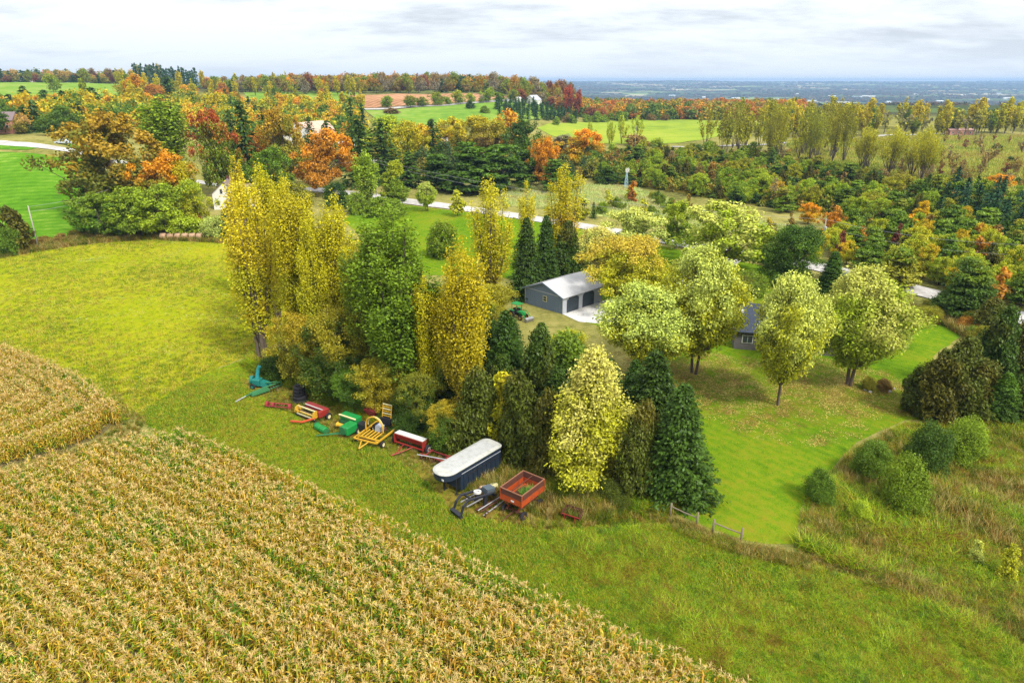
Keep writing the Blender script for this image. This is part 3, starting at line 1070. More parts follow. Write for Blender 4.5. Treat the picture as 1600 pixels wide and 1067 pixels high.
POLY_STRIP = world_poly([(214, 648), (270, 612), (330, 580), (400, 555), (440, 572), (470, 620), (560, 655), (640, 700), (690, 760), (740, 800), (850, 830), (960, 815), (1050, 820), (1160, 862), (1250, 885), (1350, 905), (1450, 935), (1600, 992), (1900, 1120), (2300, 1500), (1700, 1750), (1300, 1500), (1300, 1127, 1.2), (1172, 1073, 1.2), (1000, 1005, 1.2), (800, 920, 1.2), (660, 858, 1.2), (560, 810, 1.2), (460, 758, 1.2), (360, 710, 1.2), (300, 684, 1.2), (262, 672, 2)])
POLY_LAWN = world_poly([(1030, 790), (1100, 822), (1165, 846), (1238, 850), (1250, 800), (1262, 775), (1300, 730), (1340, 690), (1415, 655), (1500, 660), (1640, 668), (1640, 640), (1500, 620), (1440, 585), (1465, 550), (1503, 524), (1475, 507), (1400, 498), (1370, 470), (1290, 440), (1180, 413), (1060, 390), (900, 356), (770, 337), (640, 321), (560, 322), (535, 345), (640, 430), (760, 430), (830, 442), (900, 500), (960, 516), (992, 560), (1010, 620), (1030, 700)])
drape(POLY_MEADOW, 'meadow', MEADOW, .012, rag=.3)
drape(POLY_STRIP, 'mown_strip', STRIP, .016, rag=.25)
drape(POLY_LAWN, 'lawn', LAWN, .020, rag=.15)
drape(POLY_MAIN_CORN, 'field_soil', SOIL, .024, rag=.2)
drape(POLY_LEFT_CORN, 'field_soil', SOIL, .024, rag=.2)
POLY_MACH = world_poly([(690, 640), (760, 690), (880, 760), (960, 790), (1040, 806), (1040, 822), (960, 822), (850, 828), (760, 815), (700, 800), (672, 762), (600, 706), (540, 688), (470, 655), (420, 632), (380, 600), (410, 560), (520, 590)])
drape(POLY_MACH, 'rough_ground', ROUGH, .020, rag=.5)
drape(world_poly([(-200, 244), (0, 238), (90, 246), (150, 250), (165, 300), (160, 340), (130, 366), (60, 384), (0, 396), (-200, 425)]), 'sown_field', FIELD, .10, rag=.3)
drape(world_poly([(-80, 226), (0, 227), (66, 231), (40, 235), (0, 234), (-80, 234)]), 'verge', FIELD, .12)
drape(world_poly([(95, 225), (150, 229), (150, 238), (110, 230)]), 'verge', FIELD, .14)
drape([tuple(AT(x, d).xy) for x, d in ((-200, 560), (235, 560), (235, 640), (200, 860), (-200, 900))], 'hill_field', PAST, .3)
drape([tuple(AT(x, d).xy) for x, d in ((-200, 470), (190, 450), (215, 550), (-200, 550))], 'hill_field', FARM, .3)
drape([tuple(AT(x, d).xy) for x, d in ((390, 600), (560, 600), (560, 720), (380, 720))], 'hill_field', PAST, .3)
drape(world_poly([(545, 150), (620, 147), (700, 147), (780, 150), (812, 153), (760, 158), (690, 163), (600, 169), (560, 169)]), 'ploughed_field', PLOW, .35)
drape(world_poly([(570, 173), (640, 170), (700, 166), (800, 159), (880, 160), (920, 168), (860, 185), (800, 193), (700, 197), (600, 196)]), 'pasture', PAST, .35)
drape(world_poly([(838, 200), (860, 193), (960, 189), (1065, 187), (1180, 190), (1200, 200), (1120, 214), (1062, 224), (960, 226), (900, 222), (860, 212)]), 'far_meadow', FARM, .2)
drape(world_poly([(780, 292), (880, 290), (980, 292), (1060, 318), (1180, 345), (1300, 368), (1290, 392), (1180, 378), (1060, 355), (900, 332), (790, 322)]), 'fallow_field', BRUSHG, .05, rag=.4)
drape(world_poly([(930, 286), (910, 262), (960, 240), (1070, 238), (1180, 246), (1290, 262), (1380, 290), (1480, 306), (1620, 330), (1700, 400), (1640, 480), (1540, 460), (1430, 430), (1340, 398), (1300, 338), (1200, 325), (1080, 305), (1000, 292)]), 'scrub_ground', ROUGH, .08, rag=.8)
drape(world_poly([(1230, 222), (1400, 215), (1700, 214), (1900, 300), (1600, 330), (1450, 292), (1340, 268), (1250, 250)]), 'scrub_field', OLIVEG, .10, rag=.6)
drape(world_poly([(1250, 858), (1262, 790), (1300, 740), (1340, 700), (1420, 662), (1500, 668), (1640, 674), (1900, 760), (1900, 1080), (1600, 985), (1450, 925), (1350, 895)]), 'rough_ground', ROUGH, .018, rag=.5)
if 0: drape(world_poly([(1030, 560), (1100, 545), (1200, 560), (1330, 560), (1400, 580), (1420, 612), (1340, 622), (1250, 650), (1160, 632), (1075, 612), (1010, 590)]), 'leaf_litter', LITTER, .030, rag=.9)

road_pts = [P(*q).xy for q in [(-200, 219), (-60, 221), (20, 225), (80, 231), (150, 244)]] + \
           [P(*q).xy for q in [(330, 288), (470, 296), (548, 303), (620, 313), (700, 323), (800, 337), (900, 352), (1000, 369), (1100, 388), (1180, 401), (1260, 414), (1340, 432), (1430, 454), (1540, 482), (1640, 510), (1800, 560)]]
ribbon(road_pts, 6.2, 'gravel_road', GRAVEL, .16, crown=.10)
ribbon([P(*q).xy for q in [(560, 172), (610, 170.5), (700, 165), (800, 159), (815, 154)]], 9, 'gravel_track', GRAVEL, .6, step=8)
ribbon([P(*q).xy for q in [(1040, 230), (1130, 229), (1210, 226), (1300, 219), (1420, 212), (1520, 209)]], 5, 'gravel_track', GRAVEL, .4, step=8)
ribbon([AT(x, d).xy for x, d in ((-100, 870), (60, 860), (170, 850))], 8, 'gravel_track', GRAVEL, .6, step=8)
drape(world_poly([(879, 491), (928, 473), (985, 462), (1010, 478), (985, 496), (940, 506), (905, 503)]), 'concrete_apron', CONC, .035)
ribbon([P(*q).xy for q in [(985, 478), (1040, 462), (1090, 440), (1120, 420), (1150, 398)]], 4.2, 'driveway', GRAVEL, .04)

# ------------------------------------------------------------------ grove in the middle of the picture
g1 = 'trees of the windbreak beside the machinery'
T('thinpop', 412, 566, 280, 96, 'YEL', 'YGR', 'tall golden poplar at the left end of the windbreak, nearest the open meadow', g1)
T('poplar', 478, 575, 285, 84, 'YEL', 'YGR', 'tall yellow poplar between the meadow-end poplar and the dark undergrowth', g1)
T('poplar', 508, 592, 330, 62, 'YEL', 'YGR', 'shorter yellow poplar in front of the gap between the two tall ones', g1)
T('poplar', 436, 520, 262, 78, 'YEL', 'YGR', 'yellow poplar with pointed spires rising behind the meadow-end pair', g1)
T('poplar', 546, 584, 310, 80, 'YEL', 'YGR', 'yellow poplar touching the broad green tree on its left side', g1)
T('thinpop', 395, 470, 246, 46, 'YEL', 'OLV', 'thin yellow poplar crown rising behind the golden windbreak in front of the white house', g1)
T('round', 474, 602, 492, 74, 'BRY', 'OLV', 'bronze-yellow tree behind the stack of black tyres', g1)
T('round', 524, 622, 488, 84, 'BRY', 'DGR', 'bronze leafed tree with dark trunk behind the red and yellow mower', g1)
T('poplar', 630, 640, 328, 146, 'GRN', 'MGR', 'broad green poplar, the biggest crown in the middle of the windbreak', g1)
T('poplar', 588, 620, 380, 84, 'GRN', 'OLV', 'green side crown against the left flank of the big green poplar', g1)
T('poplar', 725, 668, 380, 98, 'YEL', 'BRY', 'tall mustard yellow poplar rising above the red seed drill', g1)
T('poplar', 672, 650, 436, 70, 'YEL', 'GRN', 'yellow-green poplar between the big green one and the mustard yellow one', g1)
T('round', 598, 646, 560, 74, 'OLV', 'BRY', 'olive yellow low tree behind the yellow bale wagon', g1)
T('round', 556, 636, 575, 62, 'MGR', 'DGR', 'dark green low bushy tree behind the green baler', g1)
T('round', 650, 668, 585, 66, 'OLV', 'DGR', 'olive low tree over the wooden post behind the seed drill', g1)
T('round', 702, 690, 628, 62, 'BRY', 'DGR', 'bronze low tree right under the mustard yellow poplar', g1)
T('bush', 438, 592, 556, 52, 'MGR', 'DGR', 'dark green shrub behind the teal forage harvester', g1)
T('bush', 500, 612, 578, 46, 'DGR', 'MGR', 'dark shrub in the shade right of the tyre stack', g1)
T('bush', 640, 676, 640, 44, 'MGR', 'DGR', 'green shrub right of the bale wagon ladder', g1)
T('bush', 575, 640, 600, 44, 'SAGE', 'MGR', 'pale green shrub behind the hoop of the bale wagon', g1)
T('bush', 700, 700, 655, 52, 'DGR', 'MGR', 'dark shrub behind the disc harrow', g1)
g2 = 'evergreens and cedars of the windbreak'
T('cedar', 745, 700, 578, 66, 'BRC', 'CED', 'brownish cedar just left of the small yellow tree', g2)
T('cedar', 816, 722, 585, 74, 'BRC', 'CED', 'brown-green cedar behind the orange wagon', g2)
T('cedar', 852, 738, 612, 56, 'CED', 'BRC', 'narrow olive cedar touching the big cream yellow maple', g2)
T('sapling', 783, 702, 590, 50, 'YEL', 'YGR', 'small yellow tree between two dark cedars above the blue trailer', g2)
T('cedar', 845, 665, 520, 66, 'DGR', 'CED', 'dark cedar behind the brown-green cedar, below the garage', g2)
T('spruce', 790, 640, 484, 80, 'SPR', 'DGR', 'dark spruce in front of the green tractor canopy', g2)
T('spruce', 845, 622, 502, 60, 'DGR', 'GRN', 'mid green pointed spruce below the grey garage', g2)
T('pine', 885, 650, 520, 84, 'GRN', 'DGR', 'soft green pine between the garage and the cream yellow maple', g2)
T('pyr', 920, 746, 546, 142, 'CREAM', 'YGR', 'big cream yellow maple in front of the dark spruces', g1)
T('cedar', 1000, 770, 632, 56, 'BRC', 'CED', 'brown-tipped cedar between the cream yellow maple and the large spruce', g2)
T('spruce', 1054, 774, 598, 112, 'SPR', 'DGR', 'large dark spruce at the right end of the windbreak beside the wooden fence', g2)
T('spruce', 1014, 716, 546, 104, 'SPR', 'DGR', 'tall dark green spruce standing behind the large end spruce', g2)
T('spruce', 985, 690, 560, 60, 'DGR', 'SPR', 'dark spruce top peeking between the cream maple and the tall spruce', g2)
T('spruce', 772, 618, 500, 62, 'DGR', 'SPR', 'dark spruce squeezed behind the mustard yellow poplar on its right', g2)
T('spruce', 796, 575, 492, 52, 'SPR', 'DGR', 'dark spruce tip just below the green tractor canopy', g2)
T('cedar', 872, 600, 528, 52, 'DGR', 'CED', 'dark cedar on the slope below the garage gable', g2)
T('pine', 918, 640, 556, 66, 'GRN', 'MGR', 'green pine directly behind the top of the cream yellow maple', g2)
T('spruce', 868, 690, 570, 62, 'DGR', 'SPR', 'dark spruce left of the top of the cream yellow maple', g2)
T('cedar', 780, 668, 560, 60, 'DGR', 'CED', 'dark cedar above the small yellow tree', g2)
T('spruce', 950, 660, 560, 56, 'SPR', 'DGR', 'dark spruce right behind the cream yellow maple', g2)
T('cedar', 716, 640, 560, 64, 'DGR', 'CED', 'dark cedar hidden under the mustard yellow poplar', g2)
T('cedar', 676, 630, 566, 60, 'DGR', 'CED', 'dark cedar between green and mustard yellow poplars', g2)
T('bush', 955, 778, 752, 50, 'DGR', 'CED', 'low dark bush under the cream yellow maple', g2)
T('thinpop', 768, 482, 280, 78, 'YEL', 'BRY', 'tall see-through yellow poplar left of the dark spruces by the garage', g1)
T('thinpop', 878, 430, 256, 64, 'YEL', 'GOLD', 'golden poplar rising behind the grey garage, in front of the road', g1)
T('thinpop', 822, 392, 282, 34, 'YEL', 'YGR', 'slender yellow poplar in front of the pale road', g1)
T('spruce', 822, 464, 338, 50, 'SPR', 'DGR', 'left of the two dark spruces behind the garage gable')
T('spruce', 852, 452, 336, 48, 'SPR', 'DGR', 'right of the two dark spruces behind the garage gable')
T('cedar', 888, 445, 350, 40, 'BRC', 'DGR', 'dark brown cedar right behind the garage roof')
T('round', 762, 520, 446, 60, 'BRY', 'OLV', 'bronze bushy tree left of the garage gable wall')
T('round', 730, 540, 452, 60, 'BRY', 'GRN', 'bronze-green tree behind the mustard yellow poplar')
T('bush', 690, 400, 345, 50, 'YGR', 'GRN', 'yellow-green bush on the lawn behind the big green poplar')

# yard trees
g3 = 'silver-leaved maples around the yard'
T('fan', 928, 440, 356, 68, 'CREAM', 'PALE', 'pale cream maple behind the garage roof', g3)
T('round', 986, 478, 374, 106, 'APR', 'YGR', 'apricot-tipped yellow maple right of the garage roof', g3)
T('round', 988, 400, 328, 82, 'PALE', 'SAGE', 'pale grey-green maple by the road behind the apricot one', g3)
T('round', 1056, 390, 316, 48, 'LIME', 'GRN', 'small green maple with a short trunk beside the road', g3)
T('round', 1124, 424, 318, 116, 'PALE', 'LIME', 'wide pale green maple by the road left of the dark round tree', g3)
T('round', 1228, 446, 354, 82, 'DGR', 'MGR', 'dark green round tree between the pale maples and the road')
T('fan', 1006, 590, 446, 124, 'PALE', 'YGR', 'broad cream-green maple in front of the concrete apron', g3)
T('fan', 1084, 584, 392, 118, 'PALE', 'YGR', 'tall pale green maple with twin trunk on the leaf-covered lawn', g3)
T('fan', 1215, 632, 430, 108, 'PALE', 'YGR', 'pale yellow-green maple on the lawn, second from the right', g3)
T('fan', 1326, 602, 424, 118, 'PALE', 'LIME', 'rightmost pale green maple, with a forked trunk over brown leaves', g3)
T('spruce', 1295, 462, 392, 50, 'DGR', 'SPR', 'dark spruce between the dark round tree and the road')
T('bush', 1160, 460, 425, 60, 'BRN', 'GRN', 'brownish hedge bush behind the dark roofed house')
T('bush', 1358, 608, 590, 20, 'BRC', 'OLV', 'small bronze shrub in the stony bed at the lawn edge')
T('bush', 1380, 610, 592, 20, 'MAR', 'BRN', 'small maroon shrub in the stony bed at the lawn edge')
T('bush', 890, 545, 520, 50, 'MGR', 'YGR', 'low green shrub below the concrete apron')
T('bush', 1395, 540, 505, 40, 'PALE', 'SAGE', 'pale shrub behind the rightmost maple')

g4 = 'cedars at the right edge of the lawn'
T('cedar', 1482, 650, 532, 72, 'BRC', 'CED', 'highest brown-green cedar of the mound at the right edge of the lawn', g4)
T('cedar', 1458, 655, 548, 62, 'CED', 'BRC', 'brown-green cedar in the middle of the mound at the lawn edge', g4)
T('cedar', 1438, 646, 570, 50, 'BRC', 'CED', 'lowest cedar, on the lawn side of the mound', g4)
T('cedar', 1512, 650, 560, 60, 'BRC', 'CED', 'bronze cedar at the right side of the cedar mound', g4)
T('cedar', 1540, 620, 484, 62, 'CED', 'DGR', 'tall olive cedar behind the cedar mound', g4)
T('cedar', 1580, 612, 496, 52, 'BRC', 'CED', 'tall bronze cedar near the right picture edge', g4)
T('spruce', 1557, 662, 582, 52, 'MGR', 'DGR', 'small bluish green spruce right of the cedar mound', g4)
T('cedar', 1612, 660, 560, 60, 'DGR', 'CED', 'dark cedar cut by the right picture edge', g4)
g5 = 'round shrubs in the rough grass'
T('bush', 1280, 782, 738, 44, 'DGR', 'MGR', 'dark round shrub at the corner of the lawn', g5)
T('bush', 1360, 744, 690, 52, 'OLV', 'MGR', 'olive shrub between the dark corner shrub and the larger green one', g5)
T('bush', 1440, 734, 664, 60, 'GRN', 'DGR', 'large dark green shrub in front of the cedar mound', g5)
T('bush', 1500, 716, 656, 56, 'LIME', 'GRN', 'yellow-green shrub right of the large dark green shrub', g5)
T('bush', 1412, 794, 720, 66, 'LIME', 'GRN', 'light green shrub nearest the camera in the rough grass', g5)
T('bush', 1341, 813, 784, 32, 'GRN', 'LIME', 'smallest fresh green shrub near the lawn corner', g5)
T('sapling', 1570, 905, 850, 26, 'PALE', 'YGR', 'spindly pale seedling in the rough grass at the right edge')
T('sapling', 1520, 880, 846, 20, 'YGR', 'PALE', 'spindly yellowish seedling in the rough grass')

# left hedge and the farm lane
g6 = 'trees around the white house'
T('cedar', 28, 392, 324, 48, 'CED', 'BRC', 'dark rounded cedar at the left picture edge')
T('bush', 16, 398, 358, 34, 'GRN', 'MGR', 'green bush in front of the left edge cedar')
T('bush', 140, 336, 296, 30, 'DGR', 'MGR', 'dark round bush at the left foot of the big bronze maple', g6)
T('round', 196, 340, 182, 122, 'OMAP', 'OMAG', 'big bronze-green maple with orange crown at the end of the sown field', g6)
T('round', 168, 330, 222, 50, 'OMAG', 'OMAP', 'olive maple leaning out over the sown field', g6)
T('poplar', 272, 300, 152, 92, 'GRN', 'LIME', 'tall bright green poplar behind the big bronze maple', g6)
T('round', 345, 305, 176, 62, 'RED', 'GRN', 'crimson topped maple with green lower crown', g6)
T('round', 268, 350, 242, 86, 'ORG', 'OLV', 'orange and green maple above the hedge', g6)
T('poplar', 292, 352, 246, 44, 'YEL', 'YGR', 'yellow birch-like tree with a pale stem rising from the hedge', g6)
T('round', 162, 370, 305, 72, 'GRN', 'MGR', 'leftmost green hedge tree above the meadow', g6)
T('round', 212, 370, 296, 76, 'LIME', 'GRN', 'bright green hedge tree, second from the left above the meadow', g6)
T('round', 258, 370, 292, 74, 'GRN', 'LIME', 'green hedge tree above the left end of the bale row', g6)
T('round', 306, 364, 284, 46, 'LIME', 'YGR', 'yellow-green hedge tree beside the white gable', g6)
T('bush', 292, 368, 340, 50, 'GRN', 'LIME', 'low green bush directly behind the row of round bales', g6)
T('spruce', 357, 376, 322, 22, 'BSP', 'SPR', 'small bluish spruce right of the row of round bales', g6)
T('bush', 340, 372, 338, 40, 'OLV', 'SAGE', 'olive bush between the bales and the small bluish spruce', g6)
T('sapling', 310, 358, 320, 14, 'ORG', 'RUST', 'small rusty orange bush in the hedge', g6)
T('spruce', 392, 300, 152, 58, 'SPR', 'DGR', 'dark spruce behind the white house', g6)
T('spruce', 372, 288, 168, 40, 'SPR', 'DGR', 'dark spruce just right of the crimson maple', g6)
T('round', 450, 290, 172, 66, 'OMAP', 'OLV', 'orange and olive maple left of the vivid orange one', g6)
T('round', 512, 305, 206, 70, 'ORG', 'DORG', 'vivid orange maple right behind the yellow windbreak', g6)
T('round', 408, 285, 208, 46, 'DORG', 'ORG', 'rusty orange maple between the dark spruce and the olive one', g6)
T('round', 432, 318, 232, 58, 'MGR', 'GRN', 'mid green round tree below the orange and olive maple', g6)
T('bush', 460, 320, 285, 50, 'GRN', 'OLV', 'green shrub below the vivid orange maple', g6)
T('bush', 528, 325, 285, 34, 'BSP', 'DGR', 'dark teal shrub at the road bend', g6)
T('poplar', 575, 326, 236, 52, 'LIME', 'SAGE', 'light green birch with a white stem by the road bend', g6, bark=1)
T('pyr', 618, 316, 250, 46, 'YGR', 'GRN', 'neat yellow-green maple on the roadside lawn', g6)
T('fan', 667, 330, 286, 28, 'SAGE', 'LIME', 'small pale green tree on the roadside lawn', g6)
T('sapling', 715, 338, 296, 22, 'PALE', 'YGR', 'thin pale sapling right of the small pale green tree', g6)
T('bush', 600, 336, 310, 60, 'MGR', 'GRN', 'low dark hedge on the roadside lawn', g6)
T('bush', 560, 334, 300, 30, 'OLV', 'GRN', 'olive bush left of the low dark hedge', g6)

# the dark evergreens and yellow maples behind the road
g7 = 'trees in the farmstead behind the road'
for x, yb, yt, w, c, lab in [(566, 290, 178, 60, 'SPR', 'dark spruce just right of the vivid orange maple'), (600, 288, 182, 58, 'SPR', 'tall black-green spruce in the middle of the farmstead wall'),
                             (555, 262, 150, 22, 'SPR', 'slim spruce with its tip above the barns'), (640, 292, 235, 56, 'DGR', 'low dark spruce behind the neat yellow-green maple'),
                             (678, 268, 183, 38, 'SPR', 'single pointed spruce between the two white farmhouse gables'), (516, 262, 186, 40, 'SPR', 'spruce in front of the long pale barn roof'),
                             (572, 262, 160, 26, 'BSP', 'small spruce tip right of the slim one'), (420, 262, 170, 44, 'SPR', 'dark spruce between crimson and orange maples'),
                             (488, 250, 180, 30, 'SPR', 'dark spruce in front of the pink roofed barn')]:
    T('spruce', x, yb, yt, w, c, 'DGR', lab, g7)
for x, yb, yt, w, c, c2, lab in [(690, 298, 238, 64, 'MGR', 'DGR', 'leftmost soft dark pine behind the pale sapling'), (738, 302, 224, 84, 'MGR', 'DGR', 'broad dark pine behind the left end of the pale road'),
                                 (784, 300, 222, 76, 'MGR', 'DGR', 'broad dark pine left of the golden poplar'), (822, 290, 232, 50, 'DGR', 'MGR', 'dark pine behind the slender yellow poplar'),
                                 (870, 300, 250, 50, 'MGR', 'DGR', 'dark pine right behind the golden poplar top')]:
    T('pine', x, yb, yt, w, c, c2, lab, g7)
for x, yb, yt, w, c, c2, lab in [(612, 262, 184, 60, 'LIME', 'YGR', 'yellow-green round tree above the black-green spruces'), (640, 270, 192, 52, 'YEL', 'YGR', 'bright yellow maple left of the farmhouse'),
                                 (702, 250, 186, 50, 'YEL', 'GOLD', 'golden maple right of the pointed farmhouse spruce'), (745, 255, 184, 66, 'YEL', 'OLV', 'large golden maple right of the farmhouse'),
                                 (775, 262, 192, 60, 'BRY', 'BRN', 'bronze maple between golden and orange ones'), (798, 240, 176, 44, 'ORG', 'GOLD', 'bright orange maple at the foot of the spruce plantation'),
                                 (815, 268, 190, 44, 'DGR', 'MGR', 'dark green round tree right of the bright orange one'), (852, 292, 218, 38, 'ORG', 'DORG', 'orange maple above the golden poplar'),
                                 (908, 262, 204, 56, 'ORG', 'BRY', 'orange-tipped maple at the edge of the far meadow'), (850, 262, 214, 44, 'BRY', 'ORG', 'bronze maple left of the far meadow'),
                                 (880, 258, 212, 40, 'GREY', 'BRN', 'grey leafless-looking tree at the far meadow corner'), (655, 250, 196, 40, 'GOLD', 'YEL', 'gold maple behind the farmhouse roof')]:
    T('round', x, yb, yt, w, c, c2, lab, g7)
T('bush', 735, 170, 158, 18, 'DGR', 'DGR', 'dark round bush in the far pasture')
T('bush', 672, 200, 186, 10, 'DGR', 'DGR', 'tiny dark bush at the lower edge of the pasture')
T('bush', 612, 178, 168, 30, 'MAR', 'BRN', 'maroon hedge bush below the ploughed field')
T('bush', 758, 177, 166, 20, 'OLV', 'GRN', 'olive bush beside the spruce plantation')
T('bush', 995, 228, 210, 42, 'RUST', 'BRN', 'rust brown bush at the lower edge of the far meadow')
T('sapling', 988, 318, 284, 16, 'ORG', 'RUST', 'single orange sapling under the lattice mast')
for i, (x, yt, w, c) in enumerate([(605, 150, 22, 'GRN'), (642, 150, 20, 'OLV'), (660, 152, 20, 'OLV'), (683, 144, 22, 'OLV'), (700, 152, 12, 'GRN'), (717, 142, 18, 'YGR'), (735, 146, 14, 'YGR'), (752, 150, 10, 'GREY'), (763, 138, 22, 'LIME'), (778, 144, 18, 'GRN')]):
    T('round', x, 169.5 - i * 1.15, yt, w, c, 'GRN', ordw(i) + ' tree from the left on the ploughed field roadside', 'roadside trees along the ploughed field', name='broadleaf_tree')

# ------------------------------------------------------------------ groves
W = lambda *a: a
grove(240, [(930, 292), (900, 262), (960, 240), (1070, 238), (1180, 246), (1290, 262), (1380, 290), (1480, 306), (1620, 330), (1640, 430), (1500, 400), (1400, 360), (1300, 338), (1200, 332), (1080, 312), (1000, 290)],
      [W(3.4, 'pine', 5, 9, 6, 9, 'GRN', 'DGR', 'dark green spreading pine'), W(3, 'pine', 5, 8, 5, 7, 'OLV', 'MGR', 'olive green pine'), W(1.8, 'spruce', 6, 9, 3.5, 5, 'DGR', 'SPR', 'dark pointed spruce'), W(3.5, 'round', 5, 8, 5, 7, 'GRN', 'LIME', 'soft green leafy tree'), W(3, 'round', 4, 7, 5, 7, 'OLV', 'YGR', 'olive leafy tree'),
       W(4.5, 'round', 4.5, 7.5, 4.5, 6.5, 'LIME', 'GRN', 'yellow-green bushy tree'), W(3, 'cedar', 5, 8, 2.6, 4, 'CED', 'BRC', 'olive cedar'), W(1.6, 'sapling', 5, 7, 3, 4, 'DORG', 'BRN', 'rusty orange tree'),
       W(1.2, 'round', 4, 6.5, 4, 5, 'GOLD', 'YGR', 'golden yellow tree'), W(1.0, 'round', 4, 6, 4, 6, 'MGR', 'DGR', 'dark bushy tree'), W(1.2, 'bare', 5, 8, 3, 4, 'GREY', 'BRN', 'greyish thin tree')],
      'in the scrub wood behind the gravel road', 'trees of the scrub wood behind the gravel road', .40, 3)
grove(26, [(1380, 330), (1480, 318), (1620, 345), (1640, 400), (1520, 378), (1420, 355)],
      [W(4, 'spruce', 8, 12, 4.5, 6, 'BSP', 'SPR', 'bluish dark spruce'), W(1, 'spruce', 7, 10, 4, 5, 'DGR', 'MGR', 'mid green spruce')],
      'in the dense stand at the right edge', 'spruces in the dense stand at the right edge', .5, 5)
T('round', 1552, 318, 274, 36, 'ORG', 'GOLD', 'flame orange maple at the right, above the bluish spruces')
T('pyr', 1437, 360, 314, 34, 'GOLD', 'YEL', 'golden oval tree in front of the bluish spruces')
T('sapling', 1420, 368, 336, 22, 'GOLD', 'ORG', 'small gold tree left of the golden oval one')
T('round', 1262, 350, 318, 30, 'ORG', 'GOLD', 'orange-yellow tree above the utility pole')
T('round', 1300, 372, 330, 30, 'DORG', 'ORG', 'rusty orange tree right of the utility pole')
grove(60, [(1300, 408), (1290, 352), (1330, 362), (1430, 388), (1520, 398), (1640, 430), (1640, 505), (1540, 472), (1430, 442), (1330, 418), (1250, 404)],
      [W(4, 'round', 4, 7, 4, 5.5, 'YGR', 'LIME', 'yellow-green bushy tree'), W(2.5, 'round', 4, 6.5, 3.5, 5, 'GOLD', 'YGR', 'golden bushy tree'), W(1.8, 'sapling', 4, 7, 2.5, 3.5, 'ORG', 'DORG', 'orange slim tree'),
       W(3, 'pine', 5, 8.5, 4.5, 6.5, 'GRN', 'MGR', 'green pine'), W(1.5, 'cedar', 4, 6, 2.5, 3.5, 'CED', 'BRC', 'olive cedar'), W(1, 'sapling', 5, 7.5, 1.8, 2.4, 'RUST', 'MAR', 'rust red slim tree')],
      'along the far side of the gravel road', 'roadside scrub trees at the right', .5, 9)
g8 = 'pines on the near side of the road'
T('pine', 1500, 496, 404, 76, 'GRN', 'DGR', 'big green pine on the near side of the road at the right', g8)
T('pine', 1404, 448, 385, 66, 'MGR', 'OLV', 'spreading pine on the far roadside above the road', g8)
T('pine', 1350, 436, 388, 44, 'MGR', 'GRN', 'layered pine left of the spreading one', g8)
T('cedar', 1545, 520, 468, 40, 'BRC', 'CED', 'bronze cedar at the bend of the lawn', g8)
grove(26, [(1400, 470), (1480, 480), (1560, 520), (1640, 540), (1640, 580), (1560, 560), (1508, 520), (1430, 500)],
      [W(3, 'bush', 1.4, 2.4, 2, 3.6, 'YGR', 'OLV', 'olive yellow shrub'), W(2, 'bush', 1.2, 2.2, 2, 3.4, 'BRN', 'DORG', 'brown shrub'), W(1.5, 'bush', 1.4, 2.4, 2, 3, 'SAGE', 'GRN', 'sage green shrub')],
      'in the strip between lawn and road', 'shrubs between the lawn and the road', .35, 13)
grove(34, [(1075, 228), (1320, 232), (1320, 262), (1200, 262), (1090, 246)],
      [W(1, 'willow', 17, 26, 8, 11, 'OLV', 'YGR', 'tall olive willow')], 'beyond the scrub wood', 'tall willows beyond the scrub wood', .25, 17)
grove(5, [(905, 222), (1000, 224), (1000, 234), (905, 232)], [W(1, 'willow', 12, 16, 6, 8, 'LIME', 'YGR', 'thin yellowish willow')], 'on the lower edge of the far meadow', 'thin willows by the far meadow', .3, 18)
grove(9, [(1335, 258), (1465, 262), (1455, 286), (1350, 280)],
      [W(1, 'willow', 14, 18, 8, 12, 'YGR', 'OLV', 'low spreading yellow willow')], 'in the scrub field right of centre', 'spreading willows in the scrub field', .3, 19)
grove(130, [(1190, 200), (1640, 196), (1640, 213), (1190, 216)],
      [W(4, 'poplar', 14, 22, 9, 13, 'YEL', 'YGR', 'yellow poplar'), W(1.5, 'poplar', 11, 16, 9, 12, 'GRN', 'OLV', 'green poplar'), W(2, 'bare', 12, 16, 7, 9, 'GREY', 'OLV', 'grey-green thin tree'), W(.7, 'round', 10, 13, 9, 12, 'DGR', 'GRN', 'dark broad tree')],
      'in the row before the valley', 'trees of the long row in front of the valley', .12, 21)
grove(60, [(1440, 222), (1640, 218), (1640, 322), (1520, 304), (1400, 282)],
      [W(3, 'bare', 5, 9, 2.5, 4, 'GREY', 'BRN', 'thin grey tree'), W(2, 'bare', 5, 8, 2.5, 4, 'OLV', 'BRN', 'thin olive tree'), W(1.2, 'bare', 4, 7, 2.5, 4, 'RUST', 'MAR', 'thin reddish tree'), W(.8, 'bush', 2, 3.5, 3, 5, 'MGR', 'DGR', 'dark low bush')],
      'in the open scrub field at the right', 'scattered trees in the open scrub field', .7, 23)
grove(14, [(1180, 345), (1290, 365), (1280, 385), (1180, 375), (1060, 350), (1000, 300), (1050, 318)],
      [W(1, 'bush', 1.2, 2.4, 1.6, 3, 'YGR', 'OLV', 'yellowish bush'), W(1, 'sapling', 3, 4.5, 1.6, 2.2, 'YEL', 'BRN', 'small yellow sapling'), W(1, 'bush', 1.5, 2, 1.6, 3, 'RUST', 'BRN', 'rust bush')],
      'on the fallow field behind the road', 'bushes on the fallow field', 1.2, 25)
grove(16, [(900, 345), (980, 352), (1060, 330), (1040, 306), (940, 312), (900, 325)],
      [W(1, 'bush', 2, 3.4, 2.5, 4, 'YGR', 'GRN', 'yellow-green shrub'), W(.6, 'spruce', 4, 6, 2.4, 3, 'DGR', 'SPR', 'small dark spruce'), W(1, 'sapling', 4, 6, 3, 4, 'PALE', 'YGR', 'pale leafy sapling')],
      'beside the road behind the garage', 'roadside bushes behind the garage', .5, 27)
